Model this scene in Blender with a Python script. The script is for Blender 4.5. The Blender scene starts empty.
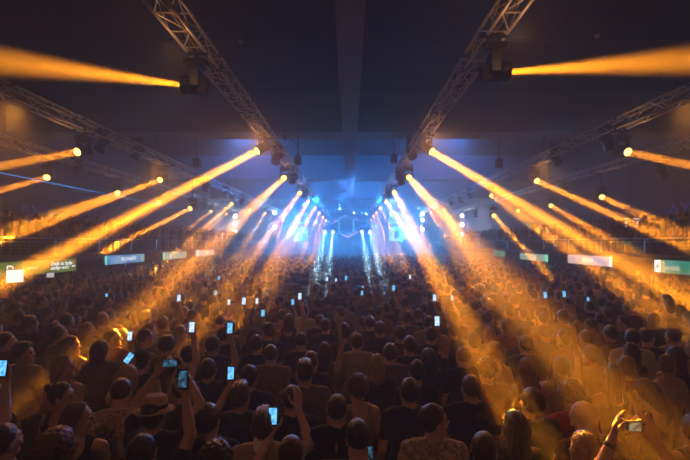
import bpy, math, random, time
import numpy as np
import openvdb as vdb
from mathutils import Vector, Matrix, Quaternion

random.seed(7); rng = np.random.RandomState(7)
SC = bpy.context.scene
COL = SC.collection
PX, PY, FL = 350.0, 243.0, 380.0          # vanishing point of the hall and focal length, pixels of a 690x460 frame
CZ = 3.0                                  # eye height
R = math.radians

# ------------------------------------------------------------------ camera, world, exposure
cam = bpy.data.cameras.new('camera'); cam_ob = bpy.data.objects.new('camera', cam); COL.objects.link(cam_ob)
cam.sensor_width = 36.0; cam.lens = FL / 690.0 * 36.0
cam.shift_x = (345 - PX) / 690.0; cam.shift_y = (PY - 230) / 690.0
cam.clip_end = 200; cam.clip_start = 0.05
cam_ob.location = (0, 0, CZ); cam_ob.rotation_euler = (R(90), 0, 0)
SC.camera = cam_ob
SC.view_settings.view_transform = 'Standard'; SC.view_settings.look = 'None'
SC.view_settings.gamma = 1.0; SC.view_settings.exposure = -0.12
SC.view_settings.use_curve_mapping = False

HAZE = 0.024; HAZE_G = 0.3
world = bpy.data.worlds.new('hall_air'); SC.world = world; world.use_nodes = True
wn = world.node_tree
wn.nodes['Background'].inputs[0].default_value = (0, 0, 0, 1); wn.nodes['Background'].inputs[1].default_value = 0
SC.cycles.use_adaptive_sampling = False; SC.cycles.transparent_max_bounces = 64
SC.cycles.max_bounces = 4; SC.cycles.diffuse_bounces = 2; SC.cycles.glossy_bounces = 2

ORANGE = (1.0, 0.30, 0.006); BLUE = (0.015, 0.24, 1.0); ICE = (0.45, 0.8, 1.0); WHITE = (1.0, 0.93, 0.85)
B_BEAM = 1.75

def light(kind, loc, target, energy, col, size=4.0, radius=0.1, blend=0.35, falloff=None, name='lamp_light', parent=None, area=None):
    l = bpy.data.lights.new(name, kind); l.energy = energy; l.color = col
    if kind == 'SPOT':
        l.spot_size = R(size); l.spot_blend = blend; l.shadow_soft_size = radius
    elif kind == 'POINT':
        l.shadow_soft_size = radius
    elif kind == 'AREA':
        l.shape = 'RECTANGLE'; l.size, l.size_y = area
    if falloff:
        l.use_nodes = True; nt = l.node_tree; em = nt.nodes['Emission']
        fo = nt.nodes.new('ShaderNodeLightFalloff'); fo.inputs['Strength'].default_value = 1.0
        nt.links.new(fo.outputs[falloff], em.inputs['Strength'])
    o = bpy.data.objects.new(name, l); COL.objects.link(o); o.location = loc
    if target is not None:
        o.rotation_euler = (Vector(target) - Vector(loc)).to_track_quat('-Z', 'Y').to_euler()
    if parent is not None:
        o.parent = parent
        o.matrix_parent_inverse = Matrix.Identity(4)
        o.location = Vector(loc) - parent.location
    return o

# blue floods of the stage rig; the ones over the floor are added unseen fills
for (x, y, z, tx, ty, tz, e, s) in (
        (-9, 55, 4.0, -9, 40, -1, 4000, 70), (9, 55, 4.0, 9, 40, -1, 4000, 70), (-3.5, 57, 4.5, -3, 38, 0, 7000, 70), (3.5, 57, 4.5, 3, 38, 0, 7000, 70),
        (-6.4, 21.2, 9.4, -3, 60, 8.0, 15000, 95), (6.2, 21.2, 9.4, 3, 60, 8.0, 15000, 95), (-4, 36, 6.8, -4, 60, 5, 26000, 120), (4, 36, 6.8, 4, 60, 5, 26000, 120),
        (-8, 48, 6.0, -8, 63, 5, 26000, 140), (8, 48, 6.0, 8, 63, 5, 26000, 140)):
    light('SPOT', (x, y, z), (tx, ty, tz), e, (0.010, 0.26, 1.0), s, 0.25, 0.7, name='blue_flood_fill')
for s in (-1, 1):
    light('SPOT', (s * 8.2, 59.5, 5.0), (s * 7, 45, 1.0), 7000, (0.06, 0.62, 1.0), 110, 0.4, 0.8, name='screen_halo_fill')  # added cyan lamps that widen the halo of the stage screens
# added warm washes, no fixtures built for them, that rim the crowd
for s in (-1, 1):
    for y in (11, 19):
        light('SPOT', (s * 9.6, y, 6.9), (s * 5.0, y - 9, 0.5), (480 if s > 0 else 750) if y < 25 else 60, (1.0, 0.36, 0.05), 52, 0.2, 0.8, name='crowd_wash_fill')
light('SPOT', (-3.0, 13, 6.7), (-2.2, 3.5, 1), 1000, (1.0, 0.38, 0.14), 46, 0.2, 0.8, name='crowd_wash_fill')
light('SPOT', (2.7, 13, 6.7), (2.2, 3.5, 1), 900, (1.0, 0.38, 0.14), 46, 0.2, 0.8, name='crowd_wash_fill')
light('SPOT', (-1.5, -3.2, 7.5), (0.5, 4.5, 1.0), 190, (1.0, 0.40, 0.10), 60, 0.25, 0.8, name='rear_house_light')
light('SPOT', (0, 33, 8.2), (0, 13, 1.0), 9000, (0.05, 0.24, 1.0), 40, 0.3, 0.8, name='crowd_wash_fill')  # added blue wash without a fixture, tints the middle of the crowd

# ------------------------------------------------------------------ helpers
def tag(o, label=None, cat=None, group=None, kind=None):
    if label: o['label'] = label
    if cat: o['category'] = cat
    if group: o['group'] = group
    if kind: o['kind'] = kind
    return o

def at(x, y, Y):
    """the point seen at pixel (x, y) at depth Y"""
    return Vector(((x - PX) / FL * Y, Y, CZ + (PY - y) / FL * Y))

def mat(name, col, rough=0.7, metal=0.0, vary=0.15, scale=6.0, spec=0.4, bump=0.0, stretch=None, sheen=0.0):
    m = bpy.data.materials.new(name); m.use_nodes = True; nt = m.node_tree; b = nt.nodes['Principled BSDF']
    b.inputs['Roughness'].default_value = rough; b.inputs['Metallic'].default_value = metal
    b.inputs['Specular IOR Level'].default_value = spec
    b.inputs['Sheen Weight'].default_value = sheen
    tc = nt.nodes.new('ShaderNodeTexCoord'); mp = nt.nodes.new('ShaderNodeMapping'); nz = nt.nodes.new('ShaderNodeTexNoise')
    nz.inputs['Scale'].default_value = scale; nz.inputs['Detail'].default_value = 3
    if stretch: mp.inputs['Scale'].default_value = stretch
    nt.links.new(tc.outputs['Object'], mp.inputs[0]); nt.links.new(mp.outputs[0], nz.inputs['Vector'])
    rp = nt.nodes.new('ShaderNodeValToRGB')
    rp.color_ramp.elements[0].position = 0.3; rp.color_ramp.elements[1].position = 0.7
    rp.color_ramp.elements[0].color = tuple(c * (1 - vary) for c in col) + (1,)
    rp.color_ramp.elements[1].color = tuple(min(1, c * (1 + vary)) for c in col) + (1,)
    nt.links.new(nz.outputs['Fac'], rp.inputs[0]); nt.links.new(rp.outputs[0], b.inputs['Base Color'])
    if bump:
        bp = nt.nodes.new('ShaderNodeBump'); bp.inputs['Strength'].default_value = bump; bp.inputs['Distance'].default_value = 0.02
        nt.links.new(nz.outputs['Fac'], bp.inputs['Height']); nt.links.new(bp.outputs[0], b.inputs['Normal'])
    return m

def emit(name, col, strength, noise=0.0, col2=None, scale=8.0):
    m = bpy.data.materials.new(name); m.use_nodes = True; nt = m.node_tree; nt.nodes.clear()
    out = nt.nodes.new('ShaderNodeOutputMaterial'); em = nt.nodes.new('ShaderNodeEmission')
    em.inputs[0].default_value = (*col, 1); em.inputs[1].default_value = strength
    if col2:
        tc = nt.nodes.new('ShaderNodeTexCoord'); nz = nt.nodes.new('ShaderNodeTexNoise'); nz.inputs['Scale'].default_value = scale
        mx = nt.nodes.new('ShaderNodeValToRGB'); mx.color_ramp.elements[0].position = .4; mx.color_ramp.elements[1].position = .6
        mx.color_ramp.elements[0].color = (*col, 1); mx.color_ramp.elements[1].color = (*col2, 1)
        nt.links.new(tc.outputs['Object'], nz.inputs['Vector']); nt.links.new(nz.outputs['Fac'], mx.inputs[0]); nt.links.new(mx.outputs[0], em.inputs[0])
    nt.links.new(em.outputs[0], out.inputs[0])
    m.cycles.emission_sampling = 'NONE'
    return m

class MB:
    """collects boxes, bars and lathes into one mesh"""
    def __init__(s): s.v = []; s.f = []
    def add(s, vs, fs):
        n = len(s.v); s.v += [tuple(v) for v in vs]; s.f += [tuple(n + i for i in f) for f in fs]
    def box(s, c, d, M=None, bev=0.0):
        x, y, z = [q / 2 for q in d]
        vs = [Vector((i * x, j * y, k * z)) for i in (-1, 1) for j in (-1, 1) for k in (-1, 1)]
        fs = [(0, 1, 3, 2), (4, 6, 7, 5), (0, 4, 5, 1), (2, 3, 7, 6), (0, 2, 6, 4), (1, 5, 7, 3)]
        if bev:
            vs = []
            for k in (-1, 1):
                for (ii, jj) in ((x, y - bev), (x - bev, y), (-x + bev, y), (-x, y - bev), (-x, -y + bev), (-x + bev, -y), (x - bev, -y), (x, -y + bev)):
                    vs.append(Vector((ii, jj, k * (z - bev))))
            for k in (-1, 1):
                for (ii, jj) in ((1, 1), (-1, 1), (-1, -1), (1, -1)):
                    vs.append(Vector((ii * (x - bev), jj * (y - bev), k * z)))
            fs = [tuple((a, (a + 1) % 8, (a + 1) % 8 + 8, a + 8)) for a in range(8)]
            for k, o, p in ((0, 0, 16), (1, 8, 20)):
                fs += [(p, p + 1, p + 2, p + 3)]
                for q in range(4):
                    a = o + 2 * q; b = o + 2 * q + 1; c2 = o + (2 * q + 2) % 8
                    fs += [(a, b, p + q), (b, c2, p + (q + 1) % 4, p + q)]
        c = Vector(c)
        vs = [(M @ v if M is not None else v) + c for v in vs]
        s.add(vs, fs); return s
    def bar(s, a, b, r, n=6, r2=None):
        a = Vector(a); b = Vector(b); d = (b - a)
        if d.length < 1e-6: return s
        q = d.to_track_quat('Z', 'Y'); r2 = r if r2 is None else r2
        vs = []
        for p, rr in ((a, r), (b, r2)):
            for i in range(n):
                t = 2 * math.pi * i / n
                vs.append(p + q @ Vector((rr * math.cos(t), rr * math.sin(t), 0)))
        fs = [(i, (i + 1) % n, n + (i + 1) % n, n + i) for i in range(n)] + [tuple(range(n))[::-1], tuple(range(n, 2 * n))]
        s.add(vs, fs); return s
    def lathe(s, prof, M, n=16):
        vs = []; fs = []
        for (z, r) in prof:
            for i in range(n):
                t = 2 * math.pi * i / n
                vs.append(M @ Vector((r * math.cos(t), r * math.sin(t), z)))
        for k in range(len(prof) - 1):
            for i in range(n):
                fs.append((k * n + i, k * n + (i + 1) % n, (k + 1) * n + (i + 1) % n, (k + 1) * n + i))
        fs.append(tuple(range(n))[::-1]); m0 = (len(prof) - 1) * n; fs.append(tuple(range(m0, m0 + n)))
        s.add(vs, fs); return s
    def poly(s, pts): s.add(pts, [tuple(range(len(pts)))]); return s
    def build(s, name, m, parent=None, smooth=False):
        me = bpy.data.meshes.new(name); me.from_pydata(s.v, [], s.f); me.update()
        if smooth:
            me.polygons.foreach_set('use_smooth', [True] * len(me.polygons))
        me.materials.append(m)
        o = bpy.data.objects.new(name, me); COL.objects.link(o)
        if parent is not None:
            o.parent = parent; 
        return o

def empty(name, loc):
    o = bpy.data.objects.new(name, None); COL.objects.link(o); o.location = loc; o.empty_display_size = .1; return o

def localize(o, root):
    """shift a mesh built in hall coordinates so its thing's empty sits at its base"""
    me = o.data; me.transform(Matrix.Translation(-root.location)); o.parent = root; return o

def text_ob(name, body, size, m, M, parent=None, extrude=0.004):
    c = bpy.data.curves.new(name, 'FONT'); c.body = body; c.size = size; c.extrude = extrude; c.align_x = 'CENTER'; c.align_y = 'CENTER'
    o = bpy.data.objects.new(name, c); COL.objects.link(o)
    dg = bpy.context.evaluated_depsgraph_get(); me = bpy.data.meshes.new_from_object(o.evaluated_get(dg)); bpy.data.objects.remove(o)
    me.materials.clear(); me.materials.append(m); me.transform(M)
    o = bpy.data.objects.new(name, me); COL.objects.link(o)
    if parent is not None: o.parent = parent; me.transform(Matrix.Translation(-parent.location))
    return o

# ------------------------------------------------------------------ the hall
M_ceil = mat('dark_ceiling_panel', (0.055, 0.05, 0.065), .85, vary=.25, scale=2)
M_beam = mat('painted_concrete', (0.13, 0.13, 0.16), .8, vary=.12, scale=3)
M_wall = mat('dark_plaster_wall', (0.12, 0.10, 0.14), .9, vary=.2, scale=1.5)
M_floor = mat('worn_concrete_floor', (0.09, 0.085, 0.08), .6, vary=.3, scale=1.2)
M_black = mat('black_painted_metal', (0.012, 0.012, 0.014), .45, spec=.5, vary=.3)
M_alu = mat('truss_aluminium', (0.75, 0.73, 0.72), .42, .35, vary=.12, scale=20)
M_rail = mat('galvanised_rail', (0.55, 0.55, 0.56), .4, .8, vary=.1)
M_dark = mat('dark_steel', (0.05, 0.05, 0.055), .5, .3, vary=.2)
M_deck = mat('balcony_deck', (0.10, 0.085, 0.075), .8, vary=.2)
M_rubber = mat('black_rubber', (0.02, 0.02, 0.02), .8)

CEIL = 10.6; HW = 17.2; BACK = 64.0; FRONT = -4.0
def slab(name, c, d, m, kind='structure'):
    o = MB().box(c, d).build(name, m); tag(o, kind=kind); return o
slab('floor', (0, 30, -0.1), (HW * 2 + .6, 68.6, .2), M_floor)
slab('ceiling', (0, 30, CEIL + .1), (HW * 2 + .6, 68.6, .2), M_ceil)
slab('wall_left', (-HW - .15, 30, CEIL / 2), (.3, 68, CEIL), M_wall)
slab('wall_right', (HW + .15, 30, CEIL / 2), (.3, 68, CEIL), M_wall)
slab('wall_back', (0, BACK + .15, CEIL / 2), (HW * 2 + .6, .3, CEIL), M_wall)
slab('wall_front', (0, FRONT - .15, CEIL / 2), (HW * 2 + .6, .3, CEIL), M_wall)
n = 0
slab('trim_1', (0, 30, 9.55), (.72, 67.9, 2.09), M_beam)                       # long middle beam
for y in (5.0, 19.65, 33.6, 47.6):
    n += 1; slab('trim_%d' % (n + 1), (0, y, 9.57), (HW * 2, 1.3, 2.05), M_beam)
for i, y in enumerate((14.2, 26.5, 40.5)):                                    # thin seams across the panels
    slab('trim_%d' % (n + 2 + i), (0, y, CEIL - .03), (HW * 2, .05, .06), M_beam)
# side wall ledge with a thin blue light line
slab('trim_9', (-HW + .08, 30, 6.42), (.16, 60, .08), M_beam)
M_line = emit('blue_led_line', (0.05, .35, 1.0), 1.3)
o = MB().box((-HW + .18, 26, 6.42), (.03, 34, .035)).build('led_strip', M_line)
tag(o, 'thin blue LED line along the ledge of the side wall', 'light strip')

# balconies: deck, fascia and railing
RAIL_X = 11.5
for s, side in ((-1, 'left'), (1, 'right')):
    slab('floor_balcony_' + side, (s * (RAIL_X + HW) / 2, 29, 2.33), (HW - RAIL_X - .02, 50, .22), M_deck)
    slab('trim_fascia_' + side, (s * (RAIL_X - .03), 29, 2.52), (.06, 50, .12), M_deck)
    r = empty('balcony_railing', (s * RAIL_X, 29, 2.44))
    for z in (3.18, 3.04):
        b = MB().bar((0, -25, z - 2.44), (0, 25, z - 2.44), .022 if z > 3.1 else .012, 8).build('handrail' if z > 3.1 else 'rail', M_rail, r)
    for k in range(20):
        b = MB().box((0, -24.5 + k * 2.58, .37), (.045, .045, .74)).build('post', M_rail, r)
    pn = MB()
    for k in range(4):
        pn.bar((0, -25, .14 + k * .11), (0, 25, .14 + k * .11), .004, 4)
    pn.build('wire_infill', M_rail, r)
    tag(r, 'long steel railing on the balcony under the %s' % ('blue LED line' if s < 0 else 'small neon sign'), 'railing', 'balcony railings')

# stage deck
st = empty('stage', (0, 57, 0))
MB().box((0, 0, 1.15), (20, 13.4, .12), bev=.02).build('deck', M_dark, st)
MB().box((0, -6.6, .55), (20, .06, 1.08)).build('skirt', M_black, st)
for x in (-8, -3, 3, 8):
    MB().box((x, 4, .55), (.12, .12, 1.1)).build('support_post', M_dark, st)
tag(st, 'raised stage deck far behind the crowd, washed in blue light', 'stage')

# ------------------------------------------------------------------ trusses
def truss(P0, P1, w, h, label, cat='truss', group=None, step=.62, r=.034, rl=.015, both=True):
    """box truss from P0 to P1 (bottom centre line)"""
    P0 = Vector(P0); P1 = Vector(P1); root = empty('lighting_truss', P0)
    d = P1 - P0; L = d.length; u = d.normalized(); side = u.cross(Vector((0, 0, 1))).normalized() * (w / 2); up = Vector((0, 0, h))
    cs = [(-side), (side), (-side + up), (side + up)]
    for c in cs:
        MB().bar(c, c + d, r, 8).build('chord', M_alu, root, True)
    lat = MB(); nn = int(L / step)
    for i in range(nn):
        a = u * (i * step); b = u * ((i + 1) * step); m = (a + b) / 2
        e = a if i % 2 else b; f = b if i % 2 else a
        lat.bar(cs[0] + e, cs[2] + f, rl, 5).bar(cs[1] + e, cs[3] + f, rl, 5)      # side faces
        lat.bar(cs[0] + f, cs[1] + e, rl, 5).bar(cs[2] + e, cs[3] + f, rl, 5)      # bottom and top
        lat.bar(cs[0] + a, cs[1] + a, rl, 5).bar(cs[2] + a, cs[3] + a, rl, 5)
    lat.build('lattice', M_alu, root)
    jn = MB()
    k = 3.0
    while k < L:
        for c in cs:
            jn.bar(c + u * (k - .06), c + u * (k + .06), r * 1.5, 8)
        k += 3.0
    jn.build('coupler_set', M_dark, root)['kind'] = 'stuff'
    tag(root, label, cat, group); return root

TR = 7.2
truss((-3.37, 3.2, TR), (-3.37, 60, TR), .40, .36, 'long aluminium truss over the middle, on the straw-hat man\'s side', group='ceiling trusses')
truss((2.96, 3.2, TR), (2.96, 60, TR), .38, .36, 'long aluminium truss over the middle, on the compact camera\'s side', group='ceiling trusses')
truss((-9.98, 5, TR), (-9.98, 61, TR), .38, .40, 'outer aluminium truss in front of the balcony with the blue LED line', group='ceiling trusses')
truss((9.98, 5, TR), (9.98, 61, TR), .38, .40, 'outer aluminium truss in front of the balcony with the neon sign', group='ceiling trusses')
truss((-14.8, 8, TR), (-14.8, 56, TR), .38, .36, 'outermost aluminium truss hung above the balcony with the blue LED line', group='ceiling trusses')
truss((14.8, 8, TR), (14.8, 56, TR), .38, .36, 'outermost aluminium truss hung above the balcony with the neon sign', group='ceiling trusses')

# cable runs lying in the two middle trusses
for s, X, who in ((-1, -3.37, 'straw-hat man\'s'), (1, 2.96, 'compact camera\'s')):
    cb = MB()
    for j in range(3):
        p = None
        for k in range(90):
            y = 3.3 + k * .62
            q = Vector((X + (j - 1) * .06 + .03 * math.sin(k * 1.3 + j), y, TR + .035 + .02 * math.sin(k * 2.1 + j * 2)))
            if p is not None: cb.bar(p, q, .011, 5)
            p = q
    o = cb.build('cable_loom', M_rubber); tag(o, 'black cable loom lying inside the middle truss on the %s side' % who, 'cable')

# hanging steel drops from the cross beams to the trusses
for i, (X, nm) in enumerate(((-3.37, 'middle truss, LED line side'), (2.96, 'middle truss, neon sign side'),
                             (-9.98, 'outer truss, LED line side'), (9.98, 'outer truss, neon sign side'))):
    for j, y in enumerate((19.6, 33.6, 47.6)):
        a = empty('truss_hanger', (X, y, TR + .4))
        MB().bar((0, 0, 0), (0, 0, .75), .012, 6).build('chain', M_dark, a)
        MB().box((0, 0, .85), (.16, .16, .26), bev=.02).build('motor', M_black, a)
        tag(a, 'black chain hoist above %s, under the %s cross beam' % (nm, ('first', 'second', 'third')[j]), 'hoist', 'truss hoists')

# ------------------------------------------------------------------ moving heads
M_lens_o = emit('orange_lit_lens', (1.0, 0.50, 0.12), 7)
M_lens_w = emit('white_lit_lens', (1.0, 0.92, 0.85), 60)
M_lens_b = emit('ice_lit_lens', (.5, .85, 1.0), 25)
M_lens_off = mat('dark_glass_lens', (.02, .02, .025), .1, spec=.8)
HEAD_ME = {}
def head_mesh(kind):
    if kind not in HEAD_ME:
        I = Matrix.Identity(4)
        mb = MB().lathe([(-.20, .06), (-.19, .10), (-.10, .125), (.0, .13), (.10, .125), (.12, .14), (.21, .145), (.225, .135), (.225, .125), (.205, .12)], I, 20)
        for k in range(4): mb.box((0, 0, -.16 + k * .035), (.245, .245, .012))
        a = mb.build('head', M_black); HEAD_ME['head'] = a.data; bpy.data.objects.remove(a)
        for kk, m in (('o', M_lens_o), ('w', M_lens_w), ('b', M_lens_b), ('off', M_lens_off)):
            mb = MB().lathe([(.203, .112), (.206, .10), (.214, .08), (.218, .03)], I, 20)
            a = mb.build('lens', m, None, True); HEAD_ME[kk] = a.data; bpy.data.objects.remove(a)
        mb = MB().box((-.165, 0, .10), (.035, .14, .30), bev=.01).box((.165, 0, .10), (.035, .14, .30), bev=.01).box((0, 0, .265), (.36, .15, .04), bev=.01)
        mb.bar((-.18, 0, 0), (-.11, 0, 0), .04, 10).bar((.11, 0, 0), (.18, 0, 0), .04, 10)
        a = mb.build('yoke', M_black); HEAD_ME['yoke'] = a.data; bpy.data.objects.remove(a)
        mb = MB().box((0, 0, .35), (.36, .25, .11), bev=.02).bar((0, 0, .28), (0, 0, .30), .08, 14)
        a = mb.build('base', M_black); HEAD_ME['base'] = a.data; bpy.data.objects.remove(a)
    return HEAD_ME[kind]
def inst(me, name, parent, M=None):
    o = bpy.data.objects.new(name, me); COL.objects.link(o); o.parent = parent
    if M is not None: o.matrix_local = M
    return o
head_mesh('head')
def moving_head(lens_pos, direction, lens, label, truss_x=None, group='moving head lights', scale=1.4):
    d = Vector(direction).normalized(); piv = Vector(lens_pos) - d * .21 * scale
    root = empty('moving_head_light', piv); root.scale = (scale,) * 3
    q = d.to_track_quat('Z', 'X').to_matrix().to_4x4()
    pan = Matrix.Rotation(math.atan2(d.y, d.x) + math.pi / 2, 4, 'Z')
    inst(head_mesh('base'), 'base', root); inst(head_mesh('yoke'), 'yoke', root, pan)
    h = inst(head_mesh('head'), 'head', root, q); inst(head_mesh(lens), 'lens', h)
    top = TR - piv.z
    cl = MB().box((0, 0, .42), (.06, .05, .06))
    dx = 0 if truss_x is None else (truss_x - piv.x)
    cl.bar((0, 0, .41), (0, 0, max(.46, top / scale - .01)), .02, 8)
    cl.box((dx / 2 / scale, 0, max(.46, top / scale - .02)), ((abs(dx) + .46) / scale, .05, .04))
    cl.build('clamp', M_dark, root)
    tag(root, label, 'stage light', group)
    return root, piv

# beams: lens pixel, |X| of the truss line, target pixel (+ depth or None = where it meets the heads), cone degrees, power
MAINL, MAINR = 3.66, 3.17
ORD = ['first', 'second', 'third', 'fourth', 'fifth', 'sixth', 'seventh', 'eighth', 'ninth', 'tenth', 'eleventh', 'twelfth']
SIDE = {-1: 'blue LED line', 1: 'neon sign'}
def depth_of(x, X): return FL * X / abs(x - PX)
BE = [
 # middle truss, blue-line side
 ('m', 183, 85, MAINL, (0, 61, 7.9), 7.5, 620), ('m', 257, 151, MAINL, (-40, 305, 9.6), 3.2, 900), ('m', 284, 178, MAINL, (115, 335, None), 1.5, 800),
 ('m', 299.8, 193, MAINL, (205, 322, None), 1.5, 800), ('m', 308, 201.5, MAINL, (247, 308, None), 2.2, 900), ('m', 315, 208, MAINL, (262, 300, None), 2.0, 900),
 ('m', 319.3, 213, MAINL, (296, 268, None), 1.8, 900), ('m', 323, 217, MAINL, (307, 266, None), 1.8, 900), ('m', 326, 220.6, MAINL, (313, 263, None), 1.8, 900),
 # middle truss, neon side
 ('m', 508, 72, MAINR, (690, 60, 7.3), 7.0, 620), ('m', 432, 151.5, MAINR, (720, 322, 9.0), 3.2, 900), ('m', 409, 177.5, MAINR, (633, 428, 2.3), 1.2, 1400),
 ('m', 394.4, 192.4, MAINR, (510, 408, None), 1.0, 1300), ('m', 386.5, 201.6, MAINR, (450, 300, None), 2.2, 900), ('m', 380.4, 208, MAINR, (410, 275, None), 2.0, 900),
 ('m', 376.4, 212.7, MAINR, (394, 266, None), 1.8, 900), ('m', 373.5, 216, MAINR, (386, 264, None), 1.8, 900), ('m', 371, 220, MAINR, (380, 262, None), 1.8, 900),
 # outer trusses
 ('o', 77, 152, 10.2, (-20, 170, 11), 2.2, 420), ('o', 160, 180, 10.2, (-40, 256, 11.3), 2.4, 560), ('o', 190, 208.5, 10.2, (60, 274, 15.8), 1.9, 500),
 ('o', 231.5, 204, 10.2, (135, 288, 17), 1.8, 700), ('o', 250, 210, 10.2, (165, 330, None), 1.0, 520), ('o', 265, 213.5, 10.2, (215, 292, None), 1.2, 620), ('o', 283, 220.5, 10.2, (272, 263, None), 1.4, 600),
 ('o', 628, 152, 10.2, (712, 170, 11), 2.2, 420), ('o', 537, 181, 10.2, (720, 262, 11.0), 2.4, 600), ('o', 491.7, 195.7, 10.2, (690, 333, None), 1.7, 900),
 ('o', 494, 215.7, 10.2, (550, 277, None), 1.6, 520), ('o', 444, 210, 10.2, (505, 320, None), 1.2, 900), ('o', 431, 213, 10.2, (478, 295, None), 1.3, 800), ('o', 421, 226, 10.2, (433, 272, None), 1.2, 520),
 # outermost trusses
 ('x', 46.7, 177.5, 14.9, (-20, 196, 14), 1.8, 420), ('x', 117.7, 192.7, 14.9, (-20, 240, 9.4), 1.9, 480), ('x', 159, 202.6, 14.9, (40, 262, 9.5), 1.3, 480),
 ('x', 211, 211.5, 14.9, (128, 276, None), 1.4, 560), ('x', 226.5, 214, 14.9, (165, 272, None), 1.3, 480),
 ('x', 602, 197, 14.9, (710, 246, 9), 1.9, 480), ('x', 551, 205.7, 14.9, (655, 268, 9), 1.7, 560), ('x', 518, 210.7, 14.9, (552, 236, 20), 1.2, 480), 
]
LENS_R = .13
def beam(L, d, T, cone, want, col, LENS_R=LENS_R):
    """a collimated lamp: a lens-sized disc with a narrow spread; WANT is the brightness of the lit air half way along"""
    E = Vector((0, 0, CZ)); r = min((T - L).length, 16.0) * .45; P = L + d * r
    view = (P - E); dist = view.length; ca = -d.dot(view.normalized()); sa = max(.12, math.sqrt(max(0, 1 - ca * ca)))
    g = HAZE_G; ph = (1 - g * g) / (4 * math.pi * (1 + g * g - 2 * g * ca) ** 1.5)
    w = LENS_R + r * math.tan(R(cone / 2)) * .6
    flux = want * sa / (HAZE * ph * 2 * w) * math.pi * w * w * math.exp(HAZE * (dist + r))
    l = bpy.data.lights.new('beam_light', 'AREA'); l.shape = 'DISK'; l.size = LENS_R * 2; l.spread = R(cone); l.energy = flux * KA * 600; l.color = col
    # an uneven lens: the faint mottling also makes the sampler treat the lamp by its energy, which keeps narrow beams clean
    l.use_nodes = True; nt = l.node_tree; em = nt.nodes['Emission']
    nz = nt.nodes.new('ShaderNodeTexNoise'); mr = nt.nodes.new('ShaderNodeMapRange'); mr.inputs[3].default_value = .85 / 600; mr.inputs[4].default_value = 1.15 / 600
    nt.links.new(nz.outputs[0], mr.inputs[0]); nt.links.new(mr.outputs[0], em.inputs[1])
    o = bpy.data.objects.new('beam_light', l); COL.objects.link(o); o.location = L + d * .03
    o.rotation_euler = d.to_track_quat('-Z', 'Y').to_euler(); return o
KA = 1.0
cnt = {}
TLAB = {'m': 'middle truss', 'o': 'outer truss', 'x': 'outermost truss'}
for (tr, x, y, X, tg, cone, e) in BE:
    s = -1 if x < PX else 1
    Y = depth_of(x, X); L = at(x, y, Y)
    tx, ty, tY = tg
    if tY is None: tY = FL * (CZ - 1.65) / (ty - PY)
    T = at(tx, ty, tY)
    d = (T - L).normalized()
    k = cnt[(tr, s)] = cnt.get((tr, s), 0) + 1
    tX = {'m': (-3.37, 2.96), 'o': (-9.98, 9.98), 'x': (-14.8, 14.8)}[tr][0 if s < 0 else 1]
    lab = '%s orange-lit moving head from the camera on the %s, %s side' % (ORD[k - 1], TLAB[tr], SIDE[s])
    root, piv = moving_head(L, d, 'o', lab, tX, 'lit moving heads')
    beam(L, d, T, 11.0 if tr == 'm' and k == 1 else (cone * .9 + .6 if tr == 'm' and k <= 3 else cone * .45 + .45), e / 900 * B_BEAM * (.6 if L.y > 34 else 1.0), ORANGE, .055 if tr == 'm' and k == 1 else LENS_R)
    if k <= 8 and L.y < 45:
        light('POINT', (tX, L.y - 1.0, TR - .55), None, 9, (1, .42, .16), radius=.05, name='truss_fill')  # added point with no fixture, brightens the truss above it
        light('POINT', L + d * .09, None, 4, (1, .42, .07), radius=.05, name='lens_glow')

# ice-white beams crossing above the stage front
WB = [(329, 232, (315, 278)), (329, 232, (327, 275)), (366, 232, (369, 274)), (366, 232, (381, 275))]
for i, (x, y, (tx, ty)) in enumerate(WB):
    Y = 44.0 + 1.2 * (i % 2); L = at(x + (i % 2) * 8 - 4, y, Y); T = at(tx, ty, FL * 1.3 / (ty - PY))
    d = (T - L).normalized()
    root, piv = moving_head(L, d, 'b', '%s ice-white moving head over the stage front on the %s side' % (('steep', 'slanting', 'steep', 'slanting')[(1, 0, 0, 1)[i] * 1], SIDE[-1 if i < 2 else 1]), -3.37 if i < 2 else 2.96, 'ice-white heads')
    beam(L, d, T, .7, .8, ICE)

# dark (unlit) heads between the lit ones
UN = [('m', 275, 163, 3.5), ('m', 413, 158, 3.0), ('m', 292, 183, 3.5), ('m', 401.5, 184, 3.0), ('m', 304, 197, 3.5), ('m', 390, 197, 3.0),
      ('o', 135, 158, 10.1), ('o', 99, 150, 10.1), ('o', 204.5, 190.5, 10.1), ('o', 225, 196, 10.1), ('o', 241, 204, 10.1), ('o', 558, 164, 10.1), ('o', 471, 198, 10.1), ('o', 462, 202, 10.1), ('o', 611, 148, 10.1), ('o', 452, 205, 10.1),
      ('x', 75, 173, 14.8), ('x', 147, 191, 14.8), ('x', 665, 178, 14.8), ('x', 566, 199, 14.8), ('x', 204, 208, 14.8), ('x', 476, 217, 14.8)]
cu = {}
for (tr, x, y, X) in UN:
    s = -1 if x < PX else 1
    Y = min(55.0, depth_of(x, X)); L = at(x, y, Y)
    k = cu[(tr, s)] = cu.get((tr, s), 0) + 1
    tX = {'m': (-3.37, 2.96), 'o': (-9.98, 9.98), 'x': (-14.8, 14.8)}[tr][0 if s < 0 else 1]
    moving_head(L, (s * .25, -.35, -1), 'off', '%s unlit moving head from the camera on the %s, %s side' % (ORD[k - 1], TLAB[tr], SIDE[s]), tX, 'unlit moving heads', 1.45)

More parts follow.
